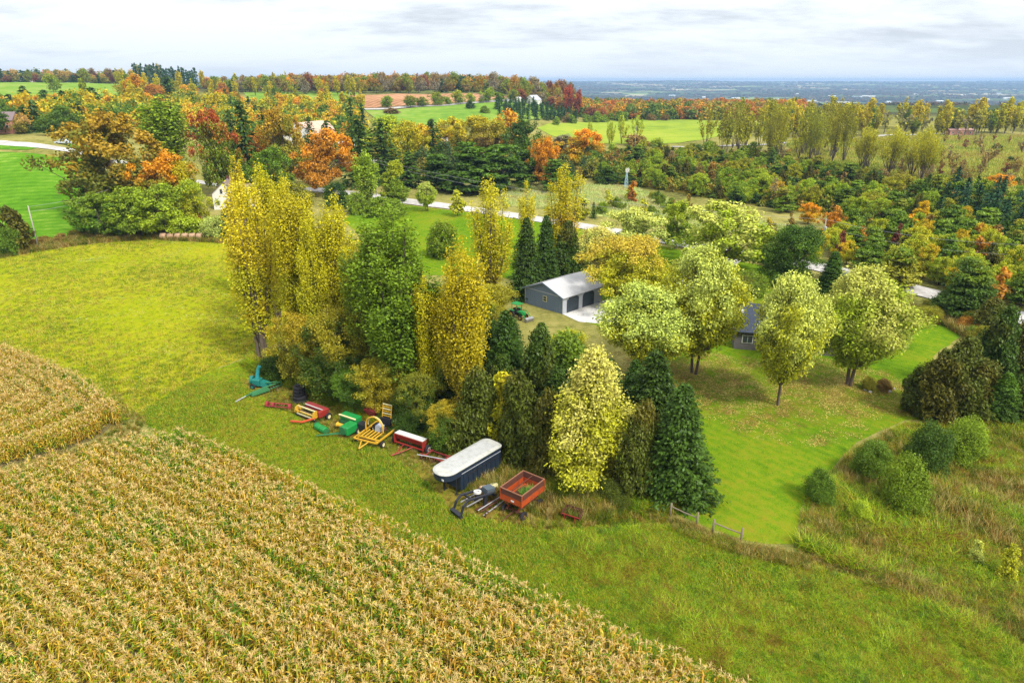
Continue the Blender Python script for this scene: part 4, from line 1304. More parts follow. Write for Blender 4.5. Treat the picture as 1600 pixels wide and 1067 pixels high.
# left woods
grove(110, [(185, 128), (330, 128), (560, 140), (585, 168), (560, 186), (430, 196), (330, 200), (180, 196)],
      [W(5, 'poplar', 13, 19, 8, 10, 'YEL', 'YGR', 'yellow poplar'), W(2, 'poplar', 12, 16, 8, 10, 'GRN', 'LIME', 'yellow-green poplar'), W(1.3, 'round', 11, 15, 9, 12, 'ORG', 'YGR', 'orange maple'), W(.7, 'round', 10, 14, 9, 11, 'RUST', 'ORG', 'rust red maple'),
       W(1.2, 'spruce', 12, 17, 5, 7, 'SPR', 'DGR', 'dark spruce'), W(1.8, 'willow', 12, 16, 9, 12, 'OLV', 'YGR', 'olive willow')],
      'in the mixed wood on the left slope', 'trees of the mixed wood on the left slope', .36, 31)
grove(34, [(-20, 178), (190, 180), (190, 214), (-20, 214)],
      [W(3, 'spruce', 9, 14, 6, 8, 'SPR', 'DGR', 'dark spruce'), W(3, 'round', 7, 11, 7, 10, 'MGR', 'DGR', 'dark green leafy tree'), W(1, 'round', 6, 9, 6, 8, 'OLV', 'GRN', 'olive tree'), W(.5, 'round', 6, 9, 6, 8, 'PINK', 'OLV', 'apricot maple')],
      'behind the pickup on the left road', 'trees behind the left road', .45, 33)
for i, (x, yt, w) in enumerate([(45, 134, 36), (76, 138, 30), (104, 140, 34), (132, 144, 30), (150, 134, 36), (20, 146, 30)]):
    T('spruce', x, 180, yt, w, 'SPR', 'DGR', ['broad dark spruce on the left slope with a bent tip', 'pointed dark spruce second in the left slope row', 'wide dark spruce in the middle of the left slope row', 'shorter dark spruce right of the middle one', 'tall dark spruce at the right end of the left slope row', 'short spruce at the left end of the left slope row'][i], 'spruces in a row on the left slope')
T('round', 85, -600, 116, 20, 'OLV', 'GRN', 'lone tree standing in the green hill field')
T('poplar', 134, 160, 122, 22, 'LIME', 'OLV', 'lone thin yellow-green tree in front of the hill field')
T('round', 214, 170, 120, 34, 'ORG', 'OLV', 'large orange-green maple at the edge of the hill field')
T('round', 245, 172, 132, 34, 'DORG', 'RUST', 'rust orange maple right of the hill field')
T('spruce', 268, 172, 116, 34, 'SPR', 'DGR', 'dark spruce breaking the skyline of the left wood')
# skyline
sk = 'trees on the skyline ridge'
r_ = random.Random(4)
for i in range(30):
    x = 216 + i * 3.2 + r_.uniform(-1, 1)
    yt = (100 + r_.uniform(-2, 4)) if i < 14 else (104 + r_.uniform(-3, 6))
    kind = 'round' if (i % 5 == 2 and i < 16) else 'spruce'
    T(kind, x, -(780 + r_.uniform(-25, 60)), yt, 11, 'BSP' if kind == 'spruce' else 'OLV', 'SPR' if kind == 'spruce' else 'GREY', ordw(i) + ' tree from left in the tall dark skyline clump', sk, name='broadleaf_tree' if kind == 'round' else None)
for i in range(46):
    x = -8 + i * 4.9 + r_.uniform(-2, 2)
    yt = 113 + r_.uniform(-6, 5)
    k = r_.choice([('spruce', 'SPR', 'SPR'), ('spruce', 'BSP', 'SPR'), ('round', 'GRN', 'OLV'), ('round', 'PINK', 'OLV'), ('round', 'BRN', 'MAR'), ('round', 'OLV', 'GREY')])
    T(k[0], x, -(860 + r_.uniform(-25, 50)), yt, 14, k[1], k[2], ordw(i) + ' tree from the picture edge along the left skyline', sk, name='broadleaf_tree' if k[0] == 'round' else None)
for i in range(112):
    x = 322 + i * 5.1 + r_.uniform(-2, 2)
    if x < 440:
        yt = 124 + r_.uniform(-6, 3)
    else:
        yt = 119 + r_.uniform(-6, 7) + max(0, (x - 760) / 120) * 13
    k = r_.choice([('round', 'DORG', 'OLV'), ('round', 'ORG', 'BRN'), ('round', 'OLV', 'BRN'), ('round', 'RUST', 'MAR'), ('round', 'GRN', 'OLV'), ('round', 'BRN', 'GREY')] + ([('spruce', 'BSP', 'SPR')] * 6 if 680 < x < 770 else []))
    d = 720 + r_.uniform(-25, 55) if x < 800 else 690 + r_.uniform(-20, 60)
    T(k[0], x, -d, yt, 17, k[1], k[2], ordw(i) + ' tree from the left along the wooded ridge', sk, name='broadleaf_tree' if k[0] == 'round' else None)
grove(60, [(800, 150), (900, 158), (960, 172), (1180, 178), (1200, 186), (1060, 187), (930, 190), (860, 172), (800, 160)],
      [W(3, 'round', 9, 13, 10, 14, 'ORG', 'DORG', 'orange maple'), W(3, 'round', 9, 13, 10, 14, 'RUST', 'MAR', 'rust red maple'), W(3, 'round', 8, 12, 10, 13, 'GRN', 'OLV', 'green leafy tree'), W(2, 'round', 8, 12, 9, 13, 'BRN', 'GREY', 'brown leafy tree')],
      'in the autumn wood above the far meadow', 'trees of the autumn wood above the far meadow', .4, 37)
T('round', 888, -640, 136, 16, 'RED', 'MAR', 'crimson maple on the skyline at the end of the ridge')
T('round', 903, -640, 142, 14, 'RED', 'MAR', 'smaller crimson maple right of the skyline one')
grove(120, [(774, 158), (815, 158), (850, 166), (905, 176), (930, 186), (860, 190), (800, 186), (776, 180)],
      [W(4, 'spruce', 6, 8, 4, 5, 'BSP', 'SPR', 'young bluish spruce'), W(1, 'spruce', 5, 7, 4, 5, 'SPR', 'DGR', 'young dark spruce')],
      'in the spruce plantation on the pasture', 'young spruces of the plantation', .5, 41)
grove(26, [(900, 186), (1070, 180), (1070, 188), (960, 191), (860, 196)],
      [W(2, 'bush', 5, 8, 7, 10, 'MGR', 'GRN', 'dark bushy hedge tree'), W(1, 'bush', 4, 7, 7, 9, 'MAR', 'BRN', 'maroon hedge bush')],
      'along the top edge of the far meadow', 'hedge along the far meadow', .4, 43)
grove(20, [(130, 374), (60, 388), (0, 402), (-30, 410), (-30, 400), (60, 378), (130, 364)],
      [W(2, 'bush', .9, 1.8, 1.5, 3, 'OLV', 'BRN', 'olive bush'), W(1, 'bush', .9, 1.8, 1.5, 3, 'RUST', 'BRN', 'reddish bush')],
      'in the fence line below the sown field', 'bushes in the fence line below the sown field', .3, 47)
# ------------------------------------------------------------------ machinery, buildings and small things
M_BLUE = paint('dark_blue_paint', (.012, .024, .046), .4, wear=.4, dirt=(.05, .05, .05))
M_ROOF = paint('white_sheet_roof', (.46, .46, .42), .6, wear=.7, dirt=(.18, .19, .12), scale=2.2)
M_ORANGE = paint('orange_paint', (.44, .062, .006), .6, wear=.95, dirt=(.12, .04, .02), scale=2.6)
M_RUST = paint('rust', (.105, .035, .02), .9, wear=.6, dirt=(.05, .02, .015), scale=3)
M_RED = paint('red_paint', (.32, .022, .014), .5, wear=.75, dirt=(.16, .04, .03))
M_DRED = paint('faded_red_paint', (.28, .03, .03), .7, wear=.5, dirt=(.10, .05, .04))
M_YEL = paint('yellow_paint', (.62, .36, .02), .5, wear=.75, dirt=(.30, .16, .04))
M_CREAM = paint('cream_paint', (.76, .68, .36), .5, wear=.3, dirt=(.35, .28, .12))
M_GREEN = paint('green_paint', (.008, .24, .045), .4, wear=.6, dirt=(.03, .10, .03))
M_DGREEN = paint('dull_green_paint', (.025, .16, .05), .6, wear=.8, dirt=(.05, .09, .05))
M_TEAL = paint('teal_paint', (.01, .17, .14), .5, wear=.35, dirt=(.02, .14, .10))
M_BLACK = paint('black_metal', (.018, .02, .028), .35, wear=.3, dirt=(.06, .05, .045))
M_TYRE = paint('tyre_rubber', (.022, .022, .026), .85, wear=.5, dirt=(.07, .06, .05), spec=.15)
M_WHITE = paint('white_paint', (.62, .62, .58), .5, wear=.2, dirt=(.45, .42, .36))
M_STEEL = paint('grey_steel', (.32, .32, .33), .45, metal=.5, wear=.6, dirt=(.16, .09, .05))
M_GREYW = paint('blue_grey_siding', (.16, .21, .29), .7, wear=.15, dirt=(.10, .12, .15))
M_GREYL = paint('light_grey_trim', (.40, .42, .46), .6, wear=.2, dirt=(.32, .33, .35))
M_DOOR = paint('slate_door', (.035, .05, .065), .5, wear=.1)
M_GROOF = paint('pale_metal_roof', (.42, .42, .43), .6, wear=.35, dirt=(.45, .45, .44), scale=.6)
M_DROOF = paint('charcoal_shingles', (.03, .04, .065), .9, wear=.4, dirt=(.10, .11, .13), scale=2)
M_PROOF = paint('brown_shingles', (.20, .15, .15), .9, wear=.4, dirt=(.12, .08, .08), scale=1)
M_PINKR = paint('rusty_barn_roof', (.58, .40, .30), .7, wear=.5, dirt=(.36, .20, .12), scale=.5)
M_BLUER = paint('pale_blue_roof', (.42, .52, .55), .6, wear=.3, dirt=(.3, .36, .36), scale=.5)
M_SIDE = paint('white_siding', (.74, .73, .68), .6, wear=.2, dirt=(.5, .48, .4))
M_GLASS = paint('dark_glass', (.03, .04, .05), .08, wear=0, spec=.8)
M_WOOD = paint('weathered_wood', (.20, .16, .11), .9, wear=.5, dirt=(.16, .13, .09))
M_HAY = paint('old_hay', (.46, .30, .19), 1.0, wear=.6, dirt=(.30, .18, .12), scale=4, spec=.05)
M_STONE = paint('stone', (.42, .40, .37), .9, wear=.5, dirt=(.22, .2, .17))
M_POLE = paint('grey_pole', (.36, .33, .29), .9, wear=.4, dirt=(.2, .17, .14))
M_WIRE = paint('wire', (.30, .30, .30), .6, wear=0)
M_RWIRE = M_STEEL


def root_at(name, p, yaw, label, cat, group=None):
    return empty(name, p, yaw, label, cat, group)


def between(a, b, h=0.0):
    """centre, yaw and length of a thing whose ends are seen at two photo places at height h above ground"""
    A, B = P(a[0], a[1], h), P(b[0], b[1], h)
    c = (A + B) / 2
    c.z = float(tz(c.x, c.y))
    return c, math.atan2(B.y - A.y, B.x - A.x), (B - A).length


def wheel(par, c, axis, R_, W_, rim=M_WHITE, tyre=M_TYRE, rf=.55):
    d = Vector(axis).normalized()
    o = Vector(c) - d * W_ / 2
    w = MB().lathe([(0, R_ * rf), (0, R_ * .9), (W_ * .15, R_), (W_ * .85, R_), (W_, R_ * .9), (W_, R_ * rf)], o, d, 20).build('wheel', tyre, par, True)
    MB().lathe([(W_ * .2, .02), (W_ * .2, R_ * rf * .5), (W_ * .06, R_ * rf), (W_ * .94, R_ * rf), (W_ * .8, R_ * rf * .5), (W_ * .8, .02)], o, d, 16).build('rim', rim, w)
    return w


def rrect(x0, x1, w, rf_, rr_, n=8):
    """plan outline, front at x1 with corner radius rf_, rear at x0 with rr_"""
    pts = []
    for cx, cy, r, a0 in ((x1 - rf_, w / 2 - rf_, rf_, 90), (x1 - rf_, -(w / 2 - rf_), rf_, 0), (x0 + rr_, -(w / 2 - rr_), rr_, -90), (x0 + rr_, w / 2 - rr_, rr_, -180)):
        for k in range(n + 1):
            a = R(a0 - 90 * k / n)
            pts.append((cx + r * math.cos(a), cy + r * math.sin(a)))
    return pts[::-1]


# --- blue livestock trailer with a white roof
cs = [P(664.5, 734, 2.5), P(701, 746.5, 2.5), P(755.5, 685.5, 2.5), P(782, 697, 2.5)]
c = (cs[0] + cs[1] + cs[2] + cs[3]) / 4 + Vector((.12, .15, 0))
c.z, yaw, L_ = 0.0, R(50 + 180), 7.2
tr = root_at('livestock_trailer', c, yaw, 'dark blue gooseneck livestock trailer with a rounded white roof', 'trailer')
xf, xr = L_ / 2, -L_ / 2
Wt = 2.12
MB().prism(rrect(xr + .05, xf - 1.75, Wt - .06, .12, .45), .42, 1.85).build('body', M_BLUE, tr)
MB().prism(rrect(xr + .02, xf, Wt, 1.05, .5), 1.85, 2.42).build('upper_body', M_BLUE, tr)
roof = MB()
pl = rrect(xr - .04, xf + .05, Wt + .12, 1.08, .55)
n_ = len(pl)
vs = [Vector((x, y, 2.42)) for x, y in pl] + [Vector((x, y, 2.48)) for x, y in pl] + [Vector(((x + .0) * .97, y * .72, 2.58)) for x, y in pl]
fs = [tuple(range(n_))[::-1]] + [(i, (i + 1) % n_, (i + 1) % n_ + n_, i + n_) for i in range(n_)] + [(i + n_, (i + 1) % n_ + n_, (i + 1) % n_ + 2 * n_, i + 2 * n_) for i in range(n_)] + [tuple(range(2 * n_, 3 * n_))]
rf = roof.add(vs, fs).build('roof', M_ROOF, tr)
for k in range(9):
    y = -.72 + k * .18
    MB().box(((xr + xf) / 2 - .1, y, 2.592), (L_ - 1.5, .035, .022)).build('roof_seam', M_GREYL, rf)
for k in range(9):
    for sgn in (-1, 1):
        x = xr + .5 + k * (L_ - 2.6) / 8
        MB().box((x, sgn * (Wt / 2 - .01), 1.15), (.09, .07, 1.44)).build('rib', M_BLUE, tr)
for sgn in (-1, 1):
    MB().box((-.7, sgn * (Wt / 2 + .012), 2.02), (L_ - 2.2, .03, .05)).build('trim_strip', M_GREYL, tr)
    MB().box((-.9, sgn * (Wt / 2 + .006), 1.60), (L_ - 3.2, .03, .16)).build('vent_slot', M_BLACK, tr)
MB().box((xf - .012, .62, 2.1), (.03, .22, .16)).build('marker_light', M_WHITE, tr)
MB().box((xf - .22, -.74, 2.1), (.05, .16, .14), rz=R(-40)).build('marker_light', M_WHITE, tr)
MB().box((xf + .005, 0, 2.12), (.03, .55, .17)).build('plate', M_BLACK, tr)
MB().box((1.3, -Wt / 2 - .02, 1.98), (.42, .03, .3)).build('badge', M_GREYL, tr)
MB().box((-.1, -Wt / 2 - .02, 1.86), (.22, .03, .22)).build('reflector', M_CREAM, tr)
MB().tube([(xf - .75, 0, 1.85), (xf - .75, 0, .55)], .09, 8).build('coupler', M_BLACK, tr)
for sgn in (-1, 1):
    MB().tube([(xf - 1.5, sgn * .7, 1.85), (xf - 1.5, sgn * .7, .05)], .06, 6).box((xf - 1.5, sgn * .7, .04), (.3, .3, .06)).build('jack', M_BLACK, tr)
for k in range(2):
    for sgn in (-1, 1):
        wheel(tr, (xr + 1.5 + k * .9, sgn * 1.0, .40), (0, 1, 0), .40, .24, M_STEEL)

# --- orange gravity wagon
A, B, C_ = P(781, 763, 2.5), P(816, 738, 2.5), P(851, 747, 2.5)
ce = (A + C_) / 2
yw = math.atan2(B.y - A.y, B.x - A.x)
wg = root_at('gravity_wagon', Vector((ce.x, ce.y, 0)), yw, 'orange gravity wagon with rusty brown upper sides and weeds inside', 'farm wagon')
LX, LY = 3.1, 2.15


def ring_wall(z0, z1, lx0, ly0, lx1, ly1, th=.05):
    m = MB()
    for sx, sy in ((1, 0), (-1, 0), (0, 1), (0, -1)):
        def corner(lx, ly, z, e):
            if sx:
                return (sx * lx / 2, e * ly / 2, z)
            return (e * lx / 2, sy * ly / 2, z)
        o = [Vector(corner(lx0, ly0, z0, -1)), Vector(corner(lx0, ly0, z0, 1)), Vector(corner(lx1, ly1, z1, 1)), Vector(corner(lx1, ly1, z1, -1))]
        inn = [Vector(corner(lx0 - 2 * th, ly0 - 2 * th, z0, -1)), Vector(corner(lx0 - 2 * th, ly0 - 2 * th, z0, 1)), Vector(corner(lx1 - 2 * th, ly1 - 2 * th, z1, 1)), Vector(corner(lx1 - 2 * th, ly1 - 2 * th, z1, -1))]
        m.hexa(inn, o)
    return m


ring_wall(1.98, 2.5, LX, LY, LX, LY).build('upper_side', M_RUST, wg)
ring_wall(1.42, 1.98, LX - .02, LY - .02, LX - .02, LY - .02, .045).build('bin_side', M_ORANGE, wg)
ring_wall(.80, 1.42, .8, .9, LX - .03, LY - .03, .03).build('hopper', M_ORANGE, wg)
rm = MB()
for sy in (-1, 1):
    rm.box((0, sy * (LY / 2 + .0), 2.52), (LX + .1, .09, .06))
for sx in (-1, 1):
    rm.box((sx * (LX / 2), 0, 2.525), (.09, LY - .1, .06))
rm.build('rim_rail', paint('worn_rim', (.26, .11, .06), .8, wear=.6), wg)
for sx in (-1, 1):
    for sy in (-1, 1):
        MB().box((sx * (LX / 2 - .01), sy * (LY / 2 - .01), 1.95), (.08, .08, 1.06)).build('corner_post', M_ORANGE, wg)
MB().box((0, .1, 2.42), (LX - .1, .06, .06)).build('divider_bar', M_RUST, wg)
MB().box((-LX / 2 - .012, -.15, 1.68), (.03, .3, .14)).build('decal', M_WHITE, wg)
fr = MB().box((0, -.45, .72), (3.0, .1, .14)).box((0, .45, .72), (3.0, .1, .14))
for sx in (-1, 1):
    fr.box((sx * 1.15, 0, .55), (.12, 1.7, .12))
fr.build('frame', M_RUST, wg)
for sx in (-1, 1):
    for sy in (-1, 1):
        MB().tube([(sx * 1.2, sy * .45, .75), (sx * LX * .46, sy * LY * .44, 1.5)], .04, 5).build('brace', M_ORANGE, wg)
        MB().tube([(sx * 1.2, sy * .45, .75), (sx * .5, sy * .9, 1.35)], .035, 5).build('brace', M_RUST, wg)
        wheel(wg, (sx * 1.15, sy * .95, .38), (0, 1, 0), .38, .24, M_RUST, rf=.5)
MB().tube([(-1.2, 0, .5), (-2.6, .1, .25)], .05, 6).build('drawbar', M_RUST, wg)
Vw, Qw = blades(260, .55, .62, .05, g_ := np.random.default_rng(5), .8, 3)
Vw[:, 2] += 1.45
Vw[:, 0] *= 1.25
me = np_mesh('weeds', Vw, Qw, g_.uniform(0, 1, len(Qw)))
GRW = inst_leaf_mat('wagon_weeds', [(.3, (.06, .18, .02)), (.6, (.16, .34, .04))], .3, .6, .5)
me.materials.append(GRW)
wo = bpy.data.objects.new('weeds', me)
link(wo)
wo.location = wg.matrix_basis @ Vector((.35, -.25, 0))
wo.rotation_euler = (0, 0, yw)
tag(wo, 'green weeds growing inside the orange wagon', 'weeds', kind='stuff')
soilb = MB().box((0, 0, 1.30), (2.0, 1.5, .3)).build('old_grain', M_RUST, wg)

# --- black loader frame
c, yaw, L_ = between((712, 792), (778, 762), 1.0)
ld = root_at('front_loader', c, yaw, 'black tractor loader frame lying in the weeds left of the orange wagon', 'loader')
for sy in (-1, 1):
    MB().tube([(-2.1, sy * .5, .25), (-1.75, sy * .5, 1.15), (-1.3, sy * .5, 1.5), (-.2, sy * .5, 1.35), (1.1, sy * .5, 1.15), (1.5, sy * .5, .8)], .12, 6).build('arm', M_BLACK, ld)
    MB().box((.35, sy * .56, .62), (.3, .2, 1.3), ry=R(8)).build('upright', M_BLACK, ld)
    MB().tube([(-1.4, sy * .42, .9), (.2, sy * .45, 1.05)], .06, 8).build('cylinder', M_STEEL, ld)
MB().box((-2.1, 0, .32), (.3, 1.25, .55), ry=R(-15)).build('bucket_mount', M_BLACK, ld)
MB().box((1.15, 0, 1.25), (.8, .75, .5), ry=R(6)).build('hood', paint('blue_grey_metal', (.09, .12, .145), .35), ld)
MB().box((-.9, 0, 1.38), (.14, 1.0, .14)).build('crossbar', M_BLACK, ld)
MB().lathe([(0, .18), (0, .32), (.16, .32), (.16, .18)], (-.05, -.1, 1.5), (0.1, .1, 1), 16).build('belt_ring', M_WHITE, ld)
c, yaw, L_ = between((752, 796), (790, 776), .5)
be = root_at('steel_beam_rack', c, yaw, 'rack of rusty steel beams between loader and orange wagon', 'metal rack')
for k, (dy, dz) in enumerate(((-.45, .35), (-.15, .55), (.2, .5), (.5, .4))):
    MB().tube([(-L_ / 2 - .2, dy, dz - .1), (L_ / 2 + .5, dy * .6, dz + .25)], .055, 6).build('beam', M_RUST if k % 2 else M_STEEL, be)
for k in range(4):
    MB().box((-L_ / 2 + .3 + k * L_ / 4, 0, .38), (.07, 1.2, .07)).build('crosspiece', M_RUST, be)
for sy in (-.5, .5):
    MB().box((-L_ / 2, sy, .2), (.1, .1, .4)).box((L_ / 2, sy, .2), (.1, .1, .4)).build('leg', M_RUST, be)
p = P(757, 775)
hb = root_at('hay_bale', p, R(20), 'old tan bale between the black loader and the orange wagon', 'hay bale')
m = MB()
m.lathe([(0, .02), (0, .42), (.1, .5), (.75, .5), (.85, .42), (.85, .02)], (-.42, 0, .5), (1, 0, 0), 14)
m.build('bale_body', M_HAY, hb, True)
MB().lathe([(.2, .495), (.2, .515), (.26, .515), (.26, .495)], (-.42, 0, .5), (1, 0, 0), 14).build('twine', M_CREAM, hb)
p = P(772, 768)
bk = root_at('seed_sack', p, R(10), 'pale yellow sack on a crate beside the orange wagon', 'sack')
MB().prism(rrect(-.35, .35, .5, .16, .16, 4), .5, .72).build('sack_body', M_CREAM, bk, True)
MB().box((0, 0, .25), (.6, .5, .5)).build('crate', M_BLACK, bk)

# --- rusty box right of the wagon
c, yaw, L_ = between((882, 795), (908, 803), .6)
rb = root_at('rusty_bucket', c, yaw, 'open rusty red bucket in the weeds right of the orange wagon', 'bucket')
m = MB()
for sx in (-1, 1):
    m.box((sx * .75, 0, .42), (.05, .9, .5))
m.box((0, .45, .45), (1.5, .05, .6), rx=R(-14)).box((0, -.42, .36), (1.5, .05, .4), rx=R(22)).box((0, 0, .18), (1.45, .8, .05))
m.build('shell', M_RUST, rb)
MB().box((0, -.56, .55), (1.56, .06, .06)).build('lip', M_RED, rb)
MB().box((-.45, -.6, .2), (.08, .08, .55)).build('leg', M_RED, rb)
MB().box((.45, -.6, .2), (.08, .08, .55)).build('leg', M_RED, rb)

# --- seed drill
c, yaw, L_ = between((620, 674), (664, 688), 1.35)
sd = root_at('seed_drill', c, yaw, 'red seed drill with a white lid and a white rimmed wheel', 'seed drill')
hl = L_ / 2
MB().hexa([(-hl, -.2, .75), (hl, -.2, .75), (hl, .25, .75), (-hl, .25, .75)], [(-hl, -.42, 1.32), (hl, -.42, 1.32), (hl, .42, 1.32), (-hl, .42, 1.32)]).build('hopper', M_RED, sd)
MB().box((0, .0, 1.36), (L_ - .04, .72, .06), rx=R(-3)).build('lid', M_WHITE, sd)
for sx in (-1, 1):
    MB().hexa([(sx * hl - .03, -.45, .3), (sx * hl + .03, -.45, .3), (sx * hl + .03, .45, .3), (sx * hl - .03, .45, .3)], [(sx * hl - .03, -.5, 1.3), (sx * hl + .03, -.5, 1.3), (sx * hl + .03, .5, 1.3), (sx * hl - .03, .5, 1.3)]).build('end_plate', M_RED, sd)
    wheel(sd, (sx * (hl + .28), .1, .48), (1, 0, 0), .48, .24, M_WHITE)
MB().box((0, -.45, .52), (L_, .1, .1)).box((0, .35, .52), (L_, .1, .1)).build('frame', M_RED, sd)
for k in range(15):
    x = -hl + .2 + k * (L_ - .4) / 14
    MB().lathe([(0, .01), (0, .17), (.02, .17), (.02, .01)], (x, -.15, .19), (1, .12, 0), 10).build('disc', M_BLACK, sd)
    MB().tube([(x, -.05, .8), (x, -.2, .3)], .022, 4).build('seed_tube', M_BLACK, sd)
MB().tube([(-.55, -.45, .5), (-.55 + .25, -1.9, .3)], .05, 5).tube([(.55, -.45, .5), (-.2, -1.9, .3)], .05, 5).tube([(-.25, -1.85, .3), (-.5, -2.4, .25)], .06, 5).build('drawbar', M_RED, sd)

# --- disc harrow between drill and trailer
c, yaw, L_ = between((660, 706), (706, 722), .4)
dh = root_at('disc_harrow', c, yaw, 'dark red disc harrow lying between the seed drill and the blue trailer', 'harrow')
MB().box((0, .55, .5), (3.2, .09, .09)).box((0, -.45, .5), (3.2, .09, .09)).box((-1.0, 0, .52), (.09, 1.4, .09)).box((1.0, 0, .52), (.09, 1.4, .09)).build('frame', M_DRED, dh)
for row, (yy, sk_) in enumerate(((-.5, .25), (.7, -.25))):
    for k in range(12):
        x = -1.5 + k * .27
        MB().lathe([(0, .01), (.05, .22), (.07, .22), (.03, .01)], (x, yy + sk_ * (x / 2), .24), (1, sk_, 0), 12).build('disc', M_RUST, dh)
MB().tube([(-1.6, -.9, .62), (1.9, .0, .6)], .045, 5).build('drawbar', M_GREYL, dh)

# --- yellow bale wrapper wagon with hoop and ladder
A, B = P(548, 682, .75), P(589, 692, .75)
C1 = P(622, 667, .75)
yw = math.atan2(C1.y - B.y, C1.x - B.x)
Ln = (C1 - B).length + .3
Wd = 2.6
ce = B + (C1 - B) * .5 + Vector((-math.sin(yw), math.cos(yw), 0)) * (Wd / 2)
ww = root_at('bale_wagon', Vector((ce.x, ce.y, 0)), yw, 'yellow bale wagon with a tall hoop and an upright slatted rack', 'farm wagon')
hl, hw = Ln / 2, Wd / 2
MB().box((0, -hw, .75), (Ln, .12, .16)).build('side_rail', M_YEL, ww)
MB().box((0, hw, .75), (Ln, .12, .16)).build('side_rail', M_YEL, ww)
for x in (-hl, -hl + .55, hl):
    MB().box((x, 0, .76), (.12, Wd - .12, .14)).build('cross_rail', M_YEL, ww)
for k, y in enumerate((-.75, -.4, .0, .4, .8)):
    MB().box((-hl + 1.25, y, .86), (1.4, .14, .07)).build('deck_slat', M_YEL, ww)
MB().box((-hl + .2, -.6, 1.0), (.14, 1.1, .12)).box((-hl + .2, -hw + .15, .9), (.12, .12, .3)).box((-hl + .2, .9, 1.0), (.12, .12, .4)).build('front_guard', M_YEL, ww)
arc = []
for k in range(15):
    a = math.pi * (k / 14)
    arc.append((-.25 + .0 * k, .05 + 1.02 * math.cos(a), 1.35 + 1.15 * math.sin(a)))
MB().tube([(-.25, 1.07, .8)] + arc + [(-.25, -.97, 1.1)], .075, 6).build('hoop', M_YEL, ww)
MB().tube([(-.05, y * .88, .2 + z * .9) for _, y, z in arc], .045, 6).build('inner_hoop', M_CREAM, ww)
MB().box((.25, -.2, 1.15), (.7, .6, .6), rx=R(12)).build('engine', paint('engine_grey', (.42, .46, .52), .35, wear=.6, dirt=(.1, .1, .1), scale=6), ww)
MB().lathe([(0, .02), (0, .28), (.5, .28), (.5, .02)], (.2, .4, 1.15), (1, 0, 0), 12).build('hydraulic_tank', M_BLACK, ww)
lad = MB()
for y in (-.42, .62):
    lad.tube([(hl - .2, y, .8), (hl + .25, y, 2.75)], .05, 5)
lad = lad.build('rack', M_YEL, ww)
for k in range(8):
    q = .18 + .82 * k / 7
    MB().box((hl - .2 + .45 * q, .1, .8 + 1.95 * q), (.06, 1.1, .11), ry=R(-12)).build('slat', M_CREAM if k % 2 else M_YEL, lad)
MB().box((hl - .1, .1, 1.1), (.5, 1.2, .7)).build('pump_housing', M_BLACK, ww)
for x, y in ((-hl + .75, -hw - .2), (-hl + .75, hw + .2), (hl - .6, -hw - .2), (hl - .6, hw + .2)):
    wheel(ww, (x, y, .34), (0, 1, 0), .34, .24, M_CREAM, rf=.6)
MB().tube([(-hl, -.4, .7), (-hl - 1.0, 0, .4)], .06, 5).tube([(-hl, .4, .7), (-hl - 1.0, 0, .4)], .06, 5).build('drawbar', M_YEL, ww)
MB().box((0, 0, .45), (Ln * .8, .16, .2)).box((-hl + .75, 0, .36), (.12, Wd + .3, .12)).box((hl - .6, 0, .36), (.12, Wd + .3, .12)).build('axle_frame', M_RUST, ww)

# --- small red hopper behind the hoop
p = P(583, 655)
rh = root_at('red_hopper', p, R(-25), 'dark red hopper standing behind the yellow hoop', 'hopper')
MB().hexa([(-.4, -.3, .5), (.4, -.3, .5), (.4, .3, .5), (-.4, .3, .5)], [(-.8, -.5, 1.2), (.8, -.5, 1.2), (.8, .5, 1.2), (-.8, .5, 1.2)]).build('bin', M_DRED, rh)
for sx in (-1, 1):
    for sy in (-1, 1):
        MB().box((sx * .4, sy * .3, .28), (.06, .06, .56)).build('leg', M_DRED, rh)

# --- green baler
c, yaw, L_ = between((530, 646), (560, 656), 1.5)
gb = root_at('green_baler', c, yaw, 'bright green hay baler with a yellow pickup roller', 'hay baler')
MB().box((-.1, .35, 1.28), (2.2, .9, .5)).build('hood', M_GREEN, gb, bevel=.06)
MB().box((-.1, -.12, 1.5), (2.25, .14, .1)).build('hood_trim', M_CREAM, gb)
MB().box((.85, -.9, .85), (1.05, 1.5, .95)).build('flywheel_cover', M_GREEN, gb, bevel=.12)
MB().lathe([(0, .02), (0, .42), (.1, .42), (.1, .02)], (.7, -1.70, .85), (0, 1, 0), 18).build('flywheel', M_DGREEN, gb)
MB().box((.0, .35, .72), (2.4, .9, .5)).build('chamber', M_DGREEN, gb)
MB().box((1.7, .2, .8), (.9, .8, .7)).build('bale_chute', M_BLACK, gb)
MB().lathe([(0, .02), (0, .2), (.1, .27), (.25, .2), (.9, .2), (1.05, .27), (1.15, .2), (1.15, .02)], (-1.15, -.62, .62), (1, .08, 0), 14).build('pickup_roller', M_YEL, gb)
MB().tube([(.3, -1.5, .5), (-1.6, -3.0, .3)], .05, 5).tube([(.6, -1.6, .5), (-1.55, -3.0, .3)], .05, 5).build('drawbar', M_DGREEN, gb)
for x, y in ((-1.3, .4), (1.35, -.2)):
    wheel(gb, (x, y, .4), (1, 0, 0), .4, .26, M_CREAM)

